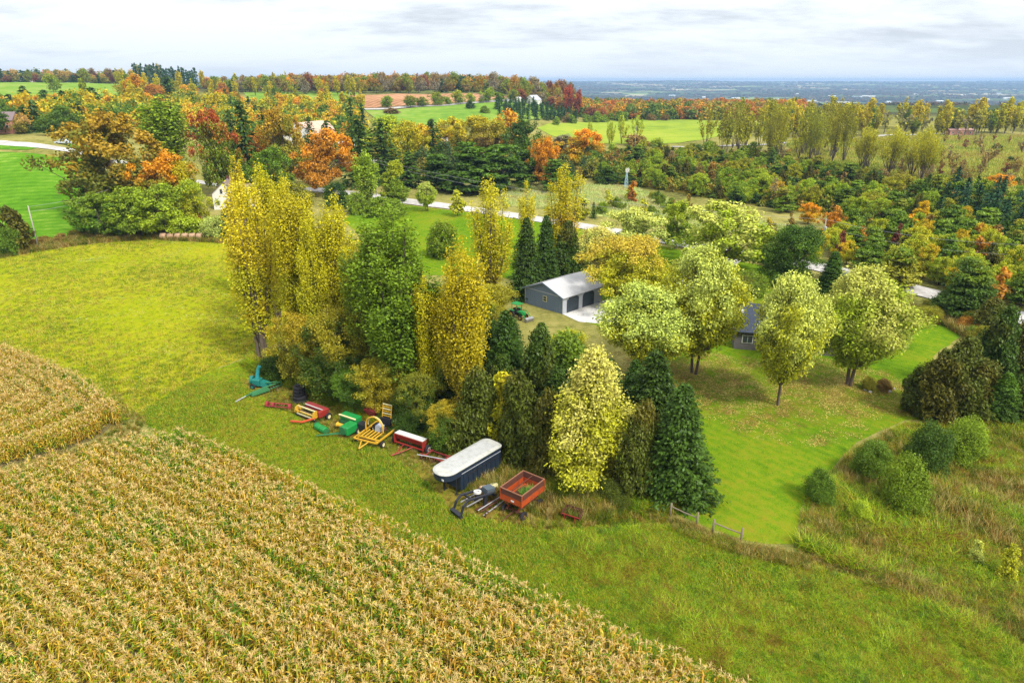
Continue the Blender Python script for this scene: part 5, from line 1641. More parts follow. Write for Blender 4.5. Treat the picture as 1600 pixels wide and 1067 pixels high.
# --- loose green pickup header
c, yaw, L_ = between((491, 662), (513, 674), .5)
gh = root_at('green_header', c, yaw, 'loose bright green machine cover lying in the grass', 'machine part')
for sx in (-1, 1):
    MB().lathe([(0, .02), (0, .3), (.06, .36), (.72, .36), (.78, .3), (.78, .02)], (sx * .42 - .39, 0, .42), (1, 0, 0), 10).build('cover', M_GREEN, gh)
MB().box((0, .3, .2), (1.7, .15, .12)).build('skid', M_DGREEN, gh)
MB().box((-.85, 0, .55), (.05, .6, .5)).box((.85, 0, .4), (.05, .6, .4)).build('end_plate', M_DGREEN, gh)

# --- red and yellow mower conditioner with reel
c, yaw, L_ = between((464, 634), (502, 648), .9)
hm_ = root_at('haybine', c, yaw, 'red hay mower with a yellow reel of cream bats', 'hay mower')
MB().box((.1, .95, .85), (3.0, .7, .5), rx=R(-10)).build('body', M_DRED, hm_, bevel=.06)
MB().box((1.45, .55, .75), (.35, 1.2, .7)).build('end_drive', M_RED, hm_, bevel=.05)
MB().box((.1, .58, 1.08), (2.7, .08, .06)).build('white_strip', M_WHITE, hm_)
for sx in (-1.45, 1.25):
    MB().prism([(-.5, .0), (-.35, .5), (.1, .62), (.42, .3), (.3, -.1), (-.2, -.25)], -.05, .05, Matrix.Translation((sx, -.2, .62)) @ Matrix.Rotation(R(90), 4, 'Z') @ Matrix.Rotation(R(90), 4, 'X')).build('reel_end', M_YEL, hm_)
for k in range(5):
    a = k * 2 * math.pi / 5 + .35
    MB().box((-.1, -.2 + .42 * math.cos(a), .72 + .42 * math.sin(a)), (2.75, .13, .05), rx=a).build('reel_bat', M_CREAM if k != 2 else M_YEL, hm_)
MB().tube([(-1.4, -.2, .72), (1.3, -.2, .72)], .05, 6).build('reel_shaft', M_RUST, hm_)
MB().box((-.1, -.45, .2), (2.9, .12, .12)).build('cutter_bar', M_BLACK, hm_)
MB().tube([(1.3, -.35, .5), (.7, -1.6, .42), (-.55, -2.0, .35)], .11, 6).build('drawbar', paint('orange_red_paint', (.52, .07, .02), .5), hm_)
wheel(hm_, (1.95, .85, .38), (1, 0, 0), .38, .22, M_CREAM)
wheel(hm_, (-1.65, 1.1, .38), (1, 0, 0), .38, .22, M_CREAM)

# --- low dark red implement
c, yaw, L_ = between((418, 630), (455, 634), .35)
ri = root_at('red_tedder', c, yaw, 'low dark red hay rake frame left of the tyres', 'hay rake')
MB().tube([(-L_ / 2, 0, .4), (L_ / 2, .15, .45)], .08, 6).tube([(-L_ / 2, -.5, .3), (L_ / 2, -.4, .3)], .05, 6).build('beam', M_DRED, ri)
for x, r_2 in ((-L_ / 2, .34), (-L_ / 2 + .7, .26), (L_ / 2 - .1, .32)):
    MB().lathe([(0, .03), (0, r_2), (.3, r_2), (.3, .03)], (x - .1, -.2, .34), (1, .2, 0), 10).build('drum', M_DRED, ri)
for k in range(7):
    MB().box((-L_ / 2 + .5 + k * .32, -.2, .3), (.05, .75, .05)).build('tine_bar', M_RUST, ri)

# --- teal forage harvester with spout
p = P(403, 604)
fh = root_at('forage_harvester', p, R(-12), 'teal forage harvester with a tall curved spout', 'harvester')
MB().tube([(0, 0, .7), (.1, .05, 1.5), (.3, .1, 2.2), (.5, .12, 2.55)], [.24, .22, .2, .2], 10).build('spout', paint('light_teal', (.025, .28, .30), .5, wear=.3, dirt=(.02, .2, .18)), fh)
MB().box((0, 0, .62), (1.0, .9, .85)).build('cutter_box', M_TEAL, fh, bevel=.1)
MB().lathe([(0, .02), (0, .5), (.35, .5), (.35, .02)], (-.85, .1, .75), (1, .1, 0), 16).build('blower', M_TEAL, fh)
MB().hexa([(.6, -.45, .3), (1.5, -.5, .2), (1.5, .5, .2), (.6, .45, .3)], [(.6, -.35, .85), (1.4, -.4, .6), (1.4, .4, .6), (.6, .35, .85)]).build('intake', M_TEAL, fh)
MB().tube([(1.3, -.4, .8), (2.6, -.1, .9)], .07, 6).build('drawbar', M_DGREEN, fh)
wheel(fh, (-.2, -.75, .32), (0, 1, 0), .32, .2, M_TEAL)
wheel(fh, (-.2, .75, .32), (0, 1, 0), .32, .2, M_TEAL)

# --- long green implement in front of it
c, yaw, L_ = between((384, 618), (440, 600), .4)
gm = root_at('green_cultivator', c, yaw, 'long low green cultivator in front of the teal harvester', 'cultivator')
MB().tube([(-L_ / 2, 0, .35), (0, .1, .6), (L_ / 2, .1, .65)], .09, 6).tube([(-L_ / 2 + .5, -.35, .3), (L_ / 2, -.3, .5)], .07, 6).build('beam', M_DGREEN, gm)
MB().hexa([(-L_ / 2 + .5, -.45, .25), (.4, -.4, .25), (.4, .4, .25), (-L_ / 2 + .5, .3, .25)], [(-L_ / 2 + .6, -.35, .5), (.4, -.3, .62), (.4, .3, .62), (-L_ / 2 + .6, .2, .5)]).build('cover', M_DGREEN, gm)
for k in range(6):
    x = .5 + k * (L_ / 2 - .6) / 5
    MB().tube([(x, -.3, .55), (x + .1, -.5, .4), (x, -.55, .05)], .03, 4).build('tine', M_BLACK, gm)
    MB().lathe([(0, .02), (0, .16), (.04, .16), (.04, .02)], (x, .35, .2), (1, 0, 0), 10).build('disc', M_BLACK, gm)
MB().tube([(-L_ / 2, 0, .35), (-L_ / 2 - 1.3, -.15, .15)], .05, 5).build('drawbar', M_GREYL, gm)

# --- stack of tyres
p0 = P(469, 628)
zz = 0
for i, (dx, dy, r_3, hh) in enumerate(((0, 0, .78, .42), (.03, .02, .76, .42), (-.04, .05, .66, .38), (.0, .0, .62, .36), (.05, .03, .60, .34))):
    t_ = MB().lathe([(0, r_3 * .55), (0, r_3 * .9), (hh * .2, r_3), (hh * .8, r_3), (hh, r_3 * .9), (hh, r_3 * .55), (hh * .8, r_3 * .62), (hh * .2, r_3 * .62)], (0, 0, 0), (0, 0, 1), 26).build('tyre', M_TYRE, None, True)
    t_.location = (p0.x + dx, p0.y + dy, zz)
    zz += hh + .004
    tag(t_, ['big black tyre at the bottom of the stack', 'big black tyre second from the bottom of the stack', 'black tyre in the middle of the stack', 'black tyre second from the top of the stack', 'black tyre on top of the stack'][i], 'tyre', 'stack of black tyres')

# --- fence pieces
def fence_piece(a, b, label):
    A, B = P(*a), P(*b)
    f = empty('wooden_fence', A, math.atan2(B.y - A.y, B.x - A.x), label, 'fence', 'short pieces of wooden fence')
    L = (B - A).length
    for x in (0, L):
        MB().tube([(x, 0, -.2), (x + .02, .01, 1.35)], [.095, .085], 8).build('post', M_WOOD, f, True)
    MB().tube([(.05, 0, 1.05), (L * .5, 0, .92), (L - .05, 0, .86)], .055, 6).build('rail', M_WOOD, f)
    return f


fence_piece((1047, 808), (1088, 823), 'left piece of wooden fence, beside the large end spruce')
fence_piece((1113, 834), (1157, 848), 'right piece of wooden fence at the lower end of the lawn')
p = P(652, 670)
o = MB().tube([(0, 0, -.2), (.02, 0, 1.5)], [.12, .10], 8).build('fence_post', M_WOOD, None, True)
o.location = p
tag(o, 'single wooden post under the trees behind the seed drill', 'post')

# --- round bales in a row
for i in range(6):
    p = P(256 + i * 11.4, 374.5)
    b = MB().lathe([(-.6, .02), (-.6, .66), (-.52, .75), (.52, .75), (.6, .66), (.6, .02)], (0, 0, .72), (1, .2 * math.sin(i * 2), 0), 16).build('round_bale', M_HAY, None, True)
    b.location = p
    tag(b, ordw(i) + ' old round bale from the left along the hedge', 'hay bale', 'row of old round bales')

# --- utility poles and wires
def pole(x, yb, yt, label, arm=False, box=False):
    p = P(x, yb)
    h = height_to(p, yt)
    o = empty('utility_pole', p, 0, label, 'utility pole', 'utility poles')
    MB().tube([(0, 0, -.3), (.0, 0, h)], [.16, .11], 8).build('post', M_POLE, o, True)
    if arm:
        MB().box((0, 0, h - .5), (1.9, .1, .1), rz=R(40)).build('crossarm', M_POLE, o)
        for s in (-.8, .8):
            MB().tube([(s * math.cos(R(40)), s * math.sin(R(40)), h - .45), (s * math.cos(R(40)), s * math.sin(R(40)), h - .22)], .05, 6).build('insulator', M_WHITE, o)
    else:
        MB().tube([(0, 0, h), (0, 0, h + .25)], .05, 6).build('insulator', M_WHITE, o)
    if box:
        MB().lathe([(0, .02), (0, .26), (.8, .26), (.8, .02)], (.0, -.36, h - 2.2), (0, 0, 1), 12).build('transformer', M_GREYL, o)
    return p + Vector((0, 0, h))


t1 = pole(60, 388, 323, 'leaning pale pole in the fence line at the left')
t2 = pole(588, 306, 249, 'grey pole behind the neat yellow-green maple by the road', True)
t3 = pole(1283, 392, 343, 'pole with a transformer on the far side of the road', False, True)
t4 = pole(992, 232, 197, 'thin pole standing in the far meadow')
t0 = P(215, 340) + Vector((0, 0, 9))


def wire(a, b, sag, label, r=.035):
    pts = []
    for k in range(15):
        q = k / 14
        v = a.lerp(b, q)
        pts.append(v - Vector((0, 0, sag * 4 * q * (1 - q))))
    o = MB().tube(pts, r, 4).build('power_line', M_WIRE)
    tag(o, label, 'wire', 'overhead wires')


wire(t1, t0, .8, 'upper overhead wire from the leaning pole to the hedge')
wire(t1 - Vector((0, 0, 1)), t0 - Vector((0, 0, 1.2)), .8, 'lower overhead wire from the leaning pole to the hedge')
pR = P(1700, 470) + Vector((0, 0, 9))
wire(t3, pR, 1.6, 'upper overhead wire running right from the transformer pole')
wire(t3 - Vector((0, 0, 1.6)), pR - Vector((0, 0, 1.6)), 1.8, 'lower overhead wire running right from the transformer pole')
wire(t2, t3, 2.6, 'upper overhead wire along the road behind the garage')
wire(t2 - Vector((0, 0, .9)), t3 - Vector((0, 0, 1.6)), 2.9, 'lower overhead wire along the road behind the garage')
pL = P(330, 292) + Vector((0, 0, 9))
wire(pL, t2, 2.0, 'overhead wire running left from the roadside pole', .03)

# --- lattice mast with a fan head
p = P(978, 296)
h = height_to(p, 263)
wm = root_at('windmill', p, R(15), 'small blue-white lattice windmill at the edge of the scrub wood', 'windmill')
lat = MB()
for sx, sy in ((1, 1), (1, -1), (-1, -1), (-1, 1)):
    lat.tube([(sx * .55, sy * .55, 0), (sx * .12, sy * .12, h - .8)], .06, 4)
for k in range(6):
    z = k * (h - 1) / 6
    e = .55 - .43 * z / (h - .8)
    z2 = (k + 1) * (h - 1) / 6
    e2 = .55 - .43 * z2 / (h - .8)
    for (a, b) in (((1, -1), (-1, -1)), ((-1, -1), (-1, 1)), ((-1, 1), (1, 1)), ((1, 1), (1, -1))):
        lat.tube([(a[0] * e, a[1] * e, z), (b[0] * e2, b[1] * e2, z2)], .04, 4)
lat.build('tower', paint('blue_white_paint', (.40, .58, .66), .5), wm)
for k in range(10):
    a = k * math.pi / 5
    MB().box((.95 * .5 * math.cos(a), -.4, h - .6 + .95 * .5 * math.sin(a)), (.7, .03, .2), ry=-a).build('blade', M_WHITE, wm)
MB().box((0, .6, h - .6), (.04, .9, .4)).build('tail', M_WHITE, wm)
MB().lathe([(0, .02), (0, .12), (.4, .12), (.4, .02)], (0, -.42, h - .6), (0, 1, 0), 8).build('hub', M_STEEL, wm)


# --- gabled buildings
def gable(name, o, LX, LY, H, rise, wall, roof, over=.35, axis='x', thick=.12):
    """LX along the ridge; the gable wall is one part with the side walls, two roof slopes"""
    m = MB()
    hx, hy = LX / 2, LY / 2
    for s in (-1, 1):
        m.box((0, s * (hy - .08), H / 2), (LX - .32, .16, H))
        pts = [(-hy, 0), (hy, 0), (hy, H), (0, H + rise), (-hy, H)]
        m.prism(pts, -.08, .08, Matrix.Translation((s * (hx - .08), 0, 0)) @ Matrix.Rotation(R(90), 4, 'Z') @ Matrix.Rotation(R(90), 4, 'X'))
    w = m.build('wall', wall, o)
    a = math.atan2(rise, hy)
    rl = (hy + over) / math.cos(a)
    for s in (-1, 1):
        my = s * (hy + over) / 2
        mz = H + rise - abs(my) * math.tan(a) + thick * .6
        MB().box((0, my, mz), (LX + 2 * over, rl, thick), rx=-s * a).build('roof_slope', roof, o)
    return w


# garage: gable wall faces the camera's left, door wall its right
K = P(879, 491)
D1, G1_ = P(928, 474.5), P(819, 473)
yd = math.atan2(D1.y - K.y, D1.x - K.x)
LXg, LYg, Hg = 9.4, 7.9, 2.6
dx_, dn = Vector((math.cos(yd), math.sin(yd), 0)), Vector((-math.sin(yd), math.cos(yd), 0))
ce = K + dx_ * LXg / 2 + dn * LYg / 2
ga = root_at('garage', Vector((ce.x, ce.y, 0)), yd, 'blue-grey double garage with pale roof and two arched slate doors', 'garage')
gable('garage', ga, LXg, LYg, Hg, 1.5, M_GREYW, M_GROOF)
MB().box((0, -LYg / 2 - .02, Hg / 2), (LXg, .05, Hg)).build('sunlit_front_sheet', M_GREYL, ga)  # door wall painted lighter than the gable, sunlight put into its colour
for k, x in enumerate((-2.45, 1.25)):
    wd_, hd = 2.75, 2.3
    pts = [(-wd_ / 2, 0), (wd_ / 2, 0), (wd_ / 2, hd - .5), (wd_ / 2 - .15, hd - .2), (wd_ / 2 - .5, hd), (-wd_ / 2 + .5, hd), (-wd_ / 2 + .15, hd - .2), (-wd_ / 2, hd - .5)]
    dd = MB().prism(pts, -.02, .02, Matrix.Translation((x, -LYg / 2 - .07, .03)) @ Matrix.Rotation(R(90), 4, 'X')).build('garage_door', M_DOOR, ga)
    for j in range(4):
        MB().box((x, -LYg / 2 - .105, .35 + j * .5), (wd_ - .1, .03, .44)).build('door_panel', M_DOOR, dd)
for k in range(17):
    MB().box((-LXg / 2 - .015, -LYg / 2 + .25 + k * (LYg - .4) / 16, Hg / 2), (.03, .03, Hg - .1)).build('board_seam', M_GREYW, ga)
MB().box((-LXg / 2 - .03, 0, Hg + .02), (.05, LYg, .12)).build('gable_trim', M_GREYL, ga)
for s in (-1, 1):
    MB().box((-LXg / 2 - .02, s * (LYg / 2 - .02), Hg / 2), (.06, .14, Hg)).build('corner_board', M_GREYL, ga)
wn = MB().box((-LXg / 2 - .03, -.3, 1.65), (.06, .8, .9)).build('window', M_CREAM, ga)
MB().box((-LXg / 2 - .07, -.3, 1.86), (.04, .58, .32)).build('pane', M_GLASS, wn)
MB().box((-LXg / 2 - .07, -.3, 1.46), (.04, .58, .32)).build('pane', M_GLASS, wn)
a_g = math.atan2(1.5, LYg / 2)
for s in (-1, 1):
    MB().box((-LXg / 2 - .36, s * (LYg / 4 + .17), Hg + .75 - .02), (.05, (LYg / 2 + .35) / math.cos(a_g), .2), rx=-s * a_g).build('barge_board', M_GREYW, ga)
for k in range(13):
    for s in (-1, 1):
        MB().box((-LXg / 2 + k * LXg / 12, s * (LYg / 4 + .17), Hg + .75 + .17 - .11), (.04, (LYg / 2 + .3) / math.cos(a_g), .03), rx=-s * a_g).build('roof_rib', M_GROOF, ga)
MB().box((-3.75, -LYg / 2 - .12, 2.3), (.16, .14, .2)).build('lamp', M_WHITE, ga)

# green tractor left of the garage
p = P(808, 496)
tk = root_at('green_tractor', p, R(-48), 'small green tractor with a green canopy and front loader', 'tractor')
MB().prism(rrect(-.75, .75, 1.3, .2, .2, 4), 2.15, 2.25).build('canopy', M_GREEN, tk, bevel=.03)
for x in (-.6, .45):
    for y in (-.5, .5):
        MB().box((x, y, 1.5), (.05, .05, 1.3)).build('canopy_post', M_BLACK, tk)
MB().box((1.1, 0, 1.0), (1.2, .55, .55)).build('hood', M_GREEN, tk, bevel=.08)
MB().box((.2, 0, .65), (1.6, .4, .4)).build('chassis', M_BLACK, tk)
MB().box((-.35, 0, .95), (.5, .5, .12)).box((-.58, 0, 1.2), (.1, .5, .45)).build('seat', M_BLACK, tk)
for y in (-.75, .75):
    wheel(tk, (-.4, y, .62), (0, 1, 0), .62, .34, M_YEL)
    wheel(tk, (1.35, y * .85, .38), (0, 1, 0), .38, .22, M_YEL)
    MB().box((-.4, y, 1.28), (1.0, .36, .06)).build('fender', M_GREEN, tk)
    MB().tube([(.6, y * .75, 1.2), (1.5, y * .75, 1.3), (2.4, y * .7, .5)], .07, 5).build('loader_arm', M_GREEN, tk)
MB().box((2.6, 0, .35), (.5, 1.5, .5), ry=R(20)).build('bucket', M_STEEL, tk)
MB().tube([(.35, 0, 1.15), (.15, 0, 1.4)], .03, 5).lathe([(0, .14), (0, .18), (.04, .18), (.04, .14)], (.14, 0, 1.4), (-.5, 0, 1), 12).build('steering_wheel', M_BLACK, tk)

# dark roofed house on the lawn
A, B = P(1146, 545), P(1345, 560)
yw = math.atan2(B.y - A.y, B.x - A.x)
hx = root_at('house', (A + B) / 2 + Vector((-math.sin(yw), math.cos(yw), 0)) * 4.5, yw, 'low house with charcoal roof hidden behind the lawn maples', 'house')
hx.location.z = 0
Lh = (B - A).length
gable('house', hx, Lh, 9, 2.7, 2.2, paint('taupe_siding', (.13, .12, .12), .8, wear=.2), M_DROOF, .5)
for k in range(5):
    w_ = MB().box((-Lh / 2 + 1.6 + k * (Lh - 3) / 4, -4.53, 1.5), (1.4, .08, 1.1)).build('window', M_WHITE, hx)
    MB().box((-Lh / 2 + 1.3 + k * (Lh - 3) / 4, -4.58, 1.5), (.55, .05, .9)).build('pane', M_GLASS, w_)
    MB().box((-Lh / 2 + 1.92 + k * (Lh - 3) / 4, -4.58, 1.5), (.55, .05, .9)).build('pane', M_GLASS, w_)
MB().box((-Lh / 2 - .03, 0, 1.1), (.08, 1.0, 2.1)).build('door', M_DOOR, hx)
MB().box((-Lh / 2 + 2.0, .6, 4.95), (.7, .7, 1.1)).build('chimney', M_STONE, hx)
for x in (-Lh / 2 + .9, -Lh / 2 + 1.1):
    MB().box((x, -1.6 if x < -Lh / 2 + 1 else 1.9, 4.35), (.4, .4, .35)).build('roof_vent', M_WHITE, hx)
# pale roofed shed between the maples
p = P(1078, 462)
sh = root_at('shed', p, R(20), 'small pale roofed shed glimpsed between the yard maples', 'shed')
gable('shed', sh, 7, 5, 2.3, 1.3, M_SIDE, M_GROOF, .3)
MB().box((-1, -2.55, 1.05), (1.0, .06, 2.0)).build('door', M_DOOR, sh)
# stones of the bed at the lawn edge
for i in range(7):
    p = P(1352 + i * 7.5, 610 + 3 * math.sin(i * 1.7))
    bm_ = MB()
    r_5 = .22 + .08 * math.sin(i * 3)
    bm_.lathe([(-.0, .02), (.02, r_5), (r_5 * .7, r_5 * .8), (r_5, .02)], (0, 0, 0), (.15 * math.sin(i), .1, 1), 7)
    o = bm_.build('garden_stone', M_STONE, None)
    o.location = p
    tag(o, ordw(i) + ' stone from the left edging the small shrub bed', 'stone', 'stones edging the shrub bed')

# white house at the left
p = P(357, 328)
wh = root_at('white_house', p + Vector((-1.6, 5.2, 0)), R(-78), 'white house with tall gable and two dark windows behind the hedge', 'house')
gable('white_house', wh, 10, 6.4, 4.4, 2.9, M_SIDE, M_PROOF, .3)
for y in (-.8, .8):
    w_ = MB().box((5.03, y, 4.9), (.08, .7, 1.3)).build('window', M_WHITE, wh)
    MB().box((5.08, y, 4.9), (.05, .5, 1.1)).build('pane', M_GLASS, w_)
for y in (-1.9, 0, 1.9):
    w_ = MB().box((5.03, y, 1.9), (.08, .8, 1.3)).build('window', M_WHITE, wh)
    MB().box((5.08, y, 1.9), (.05, .6, 1.1)).build('pane', M_GLASS, w_)
ell = MB().box((-1.5, 6.3, 1.9), (5.4, 6.0, 3.8)).build('side_wing', M_SIDE, wh)
for s in (-1, 1):
    MB().box((-1.5 + s * 1.55, 6.4, 4.75), (3.9, 6.6, .14), ry=s * R(35)).build('wing_roof', M_PROOF, ell)
MB().box((-2.2, 0, 7.4), (.7, .7, 1.3)).build('chimney', M_RUST, wh)


def simple_house(name, x, yb, L, Wd_, H, rise, wall, roof, yaw, label, cat='building', arch=False, dist=None):
    p = AT(x, dist) if dist else P(x, yb)
    o = root_at(name, p, yaw, label, cat)
    if arch:
        m = MB()
        n = 9
        pts = [(Wd_ / 2 * math.cos(math.pi * k / n), H + rise * math.sin(math.pi * k / n)) for k in range(n + 1)]
        pts = [(Wd_ / 2, 0)] + pts + [(-Wd_ / 2, 0)]
        MB().prism(pts, -L / 2 + .3, L / 2 - .3, Matrix.Rotation(R(90), 4, 'Z') @ Matrix.Rotation(R(90), 4, 'X')).build('wall', wall, o)
        for k in range(n):
            a, b = math.pi * k / n, math.pi * (k + 1) / n
            q = [(Wd_ / 2 * 1.03 * math.cos(v), H + rise * 1.05 * math.sin(v)) for v in (a, b)]
            i_ = [(Wd_ / 2 * 1.004 * math.cos(v), H + rise * 1.01 * math.sin(v)) for v in (a, b)]
            MB().hexa([(-L / 2, q[0][0], q[0][1]), (-L / 2, q[1][0], q[1][1]), (L / 2, q[1][0], q[1][1]), (L / 2, q[0][0], q[0][1])],
                      [(-L / 2, i_[0][0], i_[0][1]), (-L / 2, i_[1][0], i_[1][1]), (L / 2, i_[1][0], i_[1][1]), (L / 2, i_[0][0], i_[0][1])]).build('roof_panel', roof, o)
    else:
        gable(name, o, L, Wd_, H, rise, wall, roof, .3)
        nwin = max(2, int(L / 4))
        for k in range(nwin):
            w_ = MB().box((-L / 2 + L * (k + .5) / nwin, -Wd_ / 2 - .03, H * .55), (1.1, .08, 1.2)).build('window', M_WHITE, o)
            MB().box((-L / 2 + L * (k + .5) / nwin, -Wd_ / 2 - .09, H * .55), (.8, .05, .9)).build('pane', M_GLASS, w_)
    return o


simple_house('barn', 478, 0, 24, 15, 7, 7, M_SIDE, M_PINKR, R(75), 'barn with arched pinkish roof behind the orange maples', 'barn', True, 345)
simple_house('barn', 520, 0, 26, 9, 3.4, 2.4, M_SIDE, M_BLUER, R(5), 'long low barn with pale blue roof behind the spruces', 'barn', False, 335)
simple_house('farmhouse', 664, 248, 8, 7, 5.0, 3.0, M_SIDE, M_GROOF, R(70), 'white farmhouse left of the single pointed spruce', 'house')
simple_house('farmhouse', 702, 242, 9, 7, 4.8, 3.0, M_SIDE, M_GROOF, R(20), 'white farmhouse wing right of the single pointed spruce', 'house')
simple_house('cottage', 833, 0, 14, 10, 4, 4, M_SIDE, M_GREYL, R(60), 'small grey roofed cottage on the skyline above the plantation', 'house', False, 660)
simple_house('cottage', 803, 0, 12, 6, 3, 1.2, M_WHITE, M_WHITE, R(5), 'white flat roofed cabin at the end of the ploughed field', 'cabin', False, 640)
simple_house('farmhouse', 4, 208, 12, 10, 5, 3, paint('pink_brick', (.55, .25, .17), .8), M_PROOF, R(15), 'brick house at the left picture edge beside the road', 'house')
simple_house('farmhouse', 48, 0, 22, 14, 6, 5, M_SIDE, M_PINKR, R(10), 'pale house on the far left skyline', 'house', False, 905)
simple_house('cabin', 1497, 211, 16, 6, 3, 1, paint('pink_roofing', (.55, .28, .22), .8), paint('pinkish_roof', (.62, .36, .30), .8), R(5), 'long pinkish cabin in the field at the right', 'cabin')

# pickup on the left road
p = P(99, 225.5)
pk = root_at('pickup_truck', p, R(-6), 'silver pickup truck parked on the road at the left', 'pickup')
M_SIL = paint('silver_paint', (.52, .58, .62), .3, wear=.1)
prof = [(-2.7, .45), (-2.7, 1.05), (-.9, 1.08), (-.6, 1.75), (.7, 1.78), (1.35, 1.15), (2.6, 1.0), (2.7, .5)]
MB().prism(prof, -.9, .9, Matrix.Rotation(R(90), 4, 'X')).build('body', M_SIL, pk)
for s in (-1, 1):
    MB().prism([(-.5, 1.15), (-.42, 1.62), (.6, 1.64), (1.1, 1.2)], -.01, .01, Matrix.Translation((0, s * .912, 0)) @ Matrix.Rotation(R(90), 4, 'X')).build('window', M_GLASS, pk)
    for x in (-1.7, 1.75):
        wheel(pk, (x, s * .85, .38), (0, 1, 0), .38, .24, M_STEEL)
    MB().box((2.68, s * .6, .85), (.06, .35, .15)).build('headlight', M_WHITE, pk)
MB().box((-1.85, 0, 1.09), (1.5, 1.5, .06)).build('bed', M_BLACK, pk)
# dark board fence right of the pickup
A, B = P(114, 229.5), P(147, 236)
bf = empty('board_fence', A, math.atan2(B.y - A.y, B.x - A.x), 'dark board fence right of the silver pickup', 'fence')
L = (B - A).length
for k in range(7):
    MB().box((k * L / 6, 0, .7), (.16, .16, 1.5)).build('post', M_BLACK, bf)
for z in (.5, .9, 1.3):
    MB().box((L / 2, -.1, z), (L, .05, .16)).build('board', M_BLACK, bf)
# buildings scattered over the valley
vr = random.Random(12)
vx = [(1190, 4300), (1215, 4600), (1270, 4300), (1300, 5200), (1340, 5000), (1352, 5100), (1362, 5050), (1430, 5600), (1470, 4200), (1505, 5400), (1540, 4400), (1575, 4600), (1100, 5200), (1150, 4900), (1390, 4100), (1245, 5600), (1320, 3900), (1500, 3800), (1560, 6000), (1050, 5600)]
vx.sort()
for i, (x, d) in enumerate(vx):
    p = AT(x, d)
    o = root_at('valley_building', p, vr.uniform(-.4, .4), ordw(i) + ' pale building from the left scattered over the hazy valley', 'building', 'pale buildings in the valley')
    gable('b', o, vr.uniform(24, 60), vr.uniform(14, 22), 7, 4, M_WHITE, M_WHITE if i % 3 else M_BLUER, .5)
# ------------------------------------------------------------------ corn
CORN = inst_leaf_mat('corn_leaves', [(.33, (.10, .24, .008)), (.43, (.26, .36, .012)), (.485, (.50, .40, .025)), (.54, (.66, .44, .045)), (.61, (.50, .25, .04)), (.72, (.30, .34, .012))], .30, .36, .28)
TASSEL = inst_leaf_mat('corn_tassels', [(.35, (.66, .48, .18)), (.5, (.84, .66, .25)), (.65, (.64, .42, .16))], .3, .3, .5)


def band_colour(m, ang):
    """let the ripeness of the crop vary in bands along its rows"""
    t = m.node_tree
    nz = [n for n in t.nodes if n.type == 'TEX_NOISE'][0]
    pos = [n for n in t.nodes if n.type == 'NEW_GEOMETRY'][0]
    mp = nd(t, 'ShaderNodeMapping', {'Rotation': (0, 0, -ang), 'Scale': (.22, 1.0, 1.0)})
    r1 = nd(t, 'ShaderNodeVectorRotate', {'Vector': pos.outputs['Position'], 'Angle': -ang}, rotation_type='Z_AXIS')
    mp.inputs['Rotation'].default_value = (0, 0, 0)
    t.links.new(r1.outputs[0], mp.inputs['Vector'])
    t.links.new(mp.outputs[0], nz.inputs['Vector'])


_a, _b = P(300, 682), P(1100, 1042)
band_colour(CORN, math.atan2(_b.y - _a.y, _b.x - _a.x))


def corn_plant(g, n_leaf=9):
    V, Q, mi = [], [], []

    def strip(pts, w, side, m):
        o = len(V)
        for (p, ww) in zip(pts, w):
            V.append(p - side * ww / 2)
            V.append(p + side * ww / 2)
        for s in range(len(pts) - 1):
            Q.append((o + s * 2, o + s * 2 + 1, o + s * 2 + 3, o + s * 2 + 2))
            mi.append(m)
    Hh = g.uniform(2.1, 2.5)
    lean = np.array([g.normal() * .05, g.normal() * .05])
    strip([np.array([0, 0, 0]), np.array([lean[0] * Hh, lean[1] * Hh, Hh * .95])], [.035, .02], np.array([1, 0, 0.]), 0)
    a0 = g.uniform(0, 6.28)
    for i in range(n_leaf):
        q = .22 + .72 * (i + g.uniform(-.3, .3)) / n_leaf
        a = a0 + math.pi * i + g.normal() * .5
        d = np.array([math.cos(a), math.sin(a), 0])
        side = np.array([-math.sin(a), math.cos(a), 0])
        L = g.uniform(.42, .72) * (1.15 - .4 * q)
        z = Hh * q
        up = g.uniform(.22, .5)
        b = np.array([lean[0] * z, lean[1] * z, z])
        tw = g.normal() * .25
        s2 = side * math.cos(tw) + np.array([0, 0, math.sin(tw)])
        strip([b, b + d * L * .38 + np.array([0, 0, up]) * L, b + d * L * .75 + np.array([0, 0, up * .75]) * L, b + d * L * .98 + np.array([0, 0, -.28 - g.uniform(0, .4)]) * L],
              [.05, .10, .08, .012], s2, 0)
    top = np.array([lean[0] * Hh, lean[1] * Hh, Hh * .93])
    for k in range(6):
        a = g.uniform(0, 6.28)
        d = np.array([math.cos(a), math.sin(a), 0])
        ln = g.uniform(.22, .38)
        strip([top, top + d * ln * .35 + np.array([0, 0, ln * .75]), top + d * ln * .95 + np.array([0, 0, ln * .72])], [.03, .035, .015], np.array([-d[1], d[0], 0]), 1)
    return np.array(V), np.array(Q), mi


g = np.random.default_rng(11)
corn_kinds = []
for i in range(7):
    V, Q, mi = corn_plant(g)
    corn_kinds.append(proto('corn_plant', V, Q, [CORN, TASSEL], g, mi=mi))


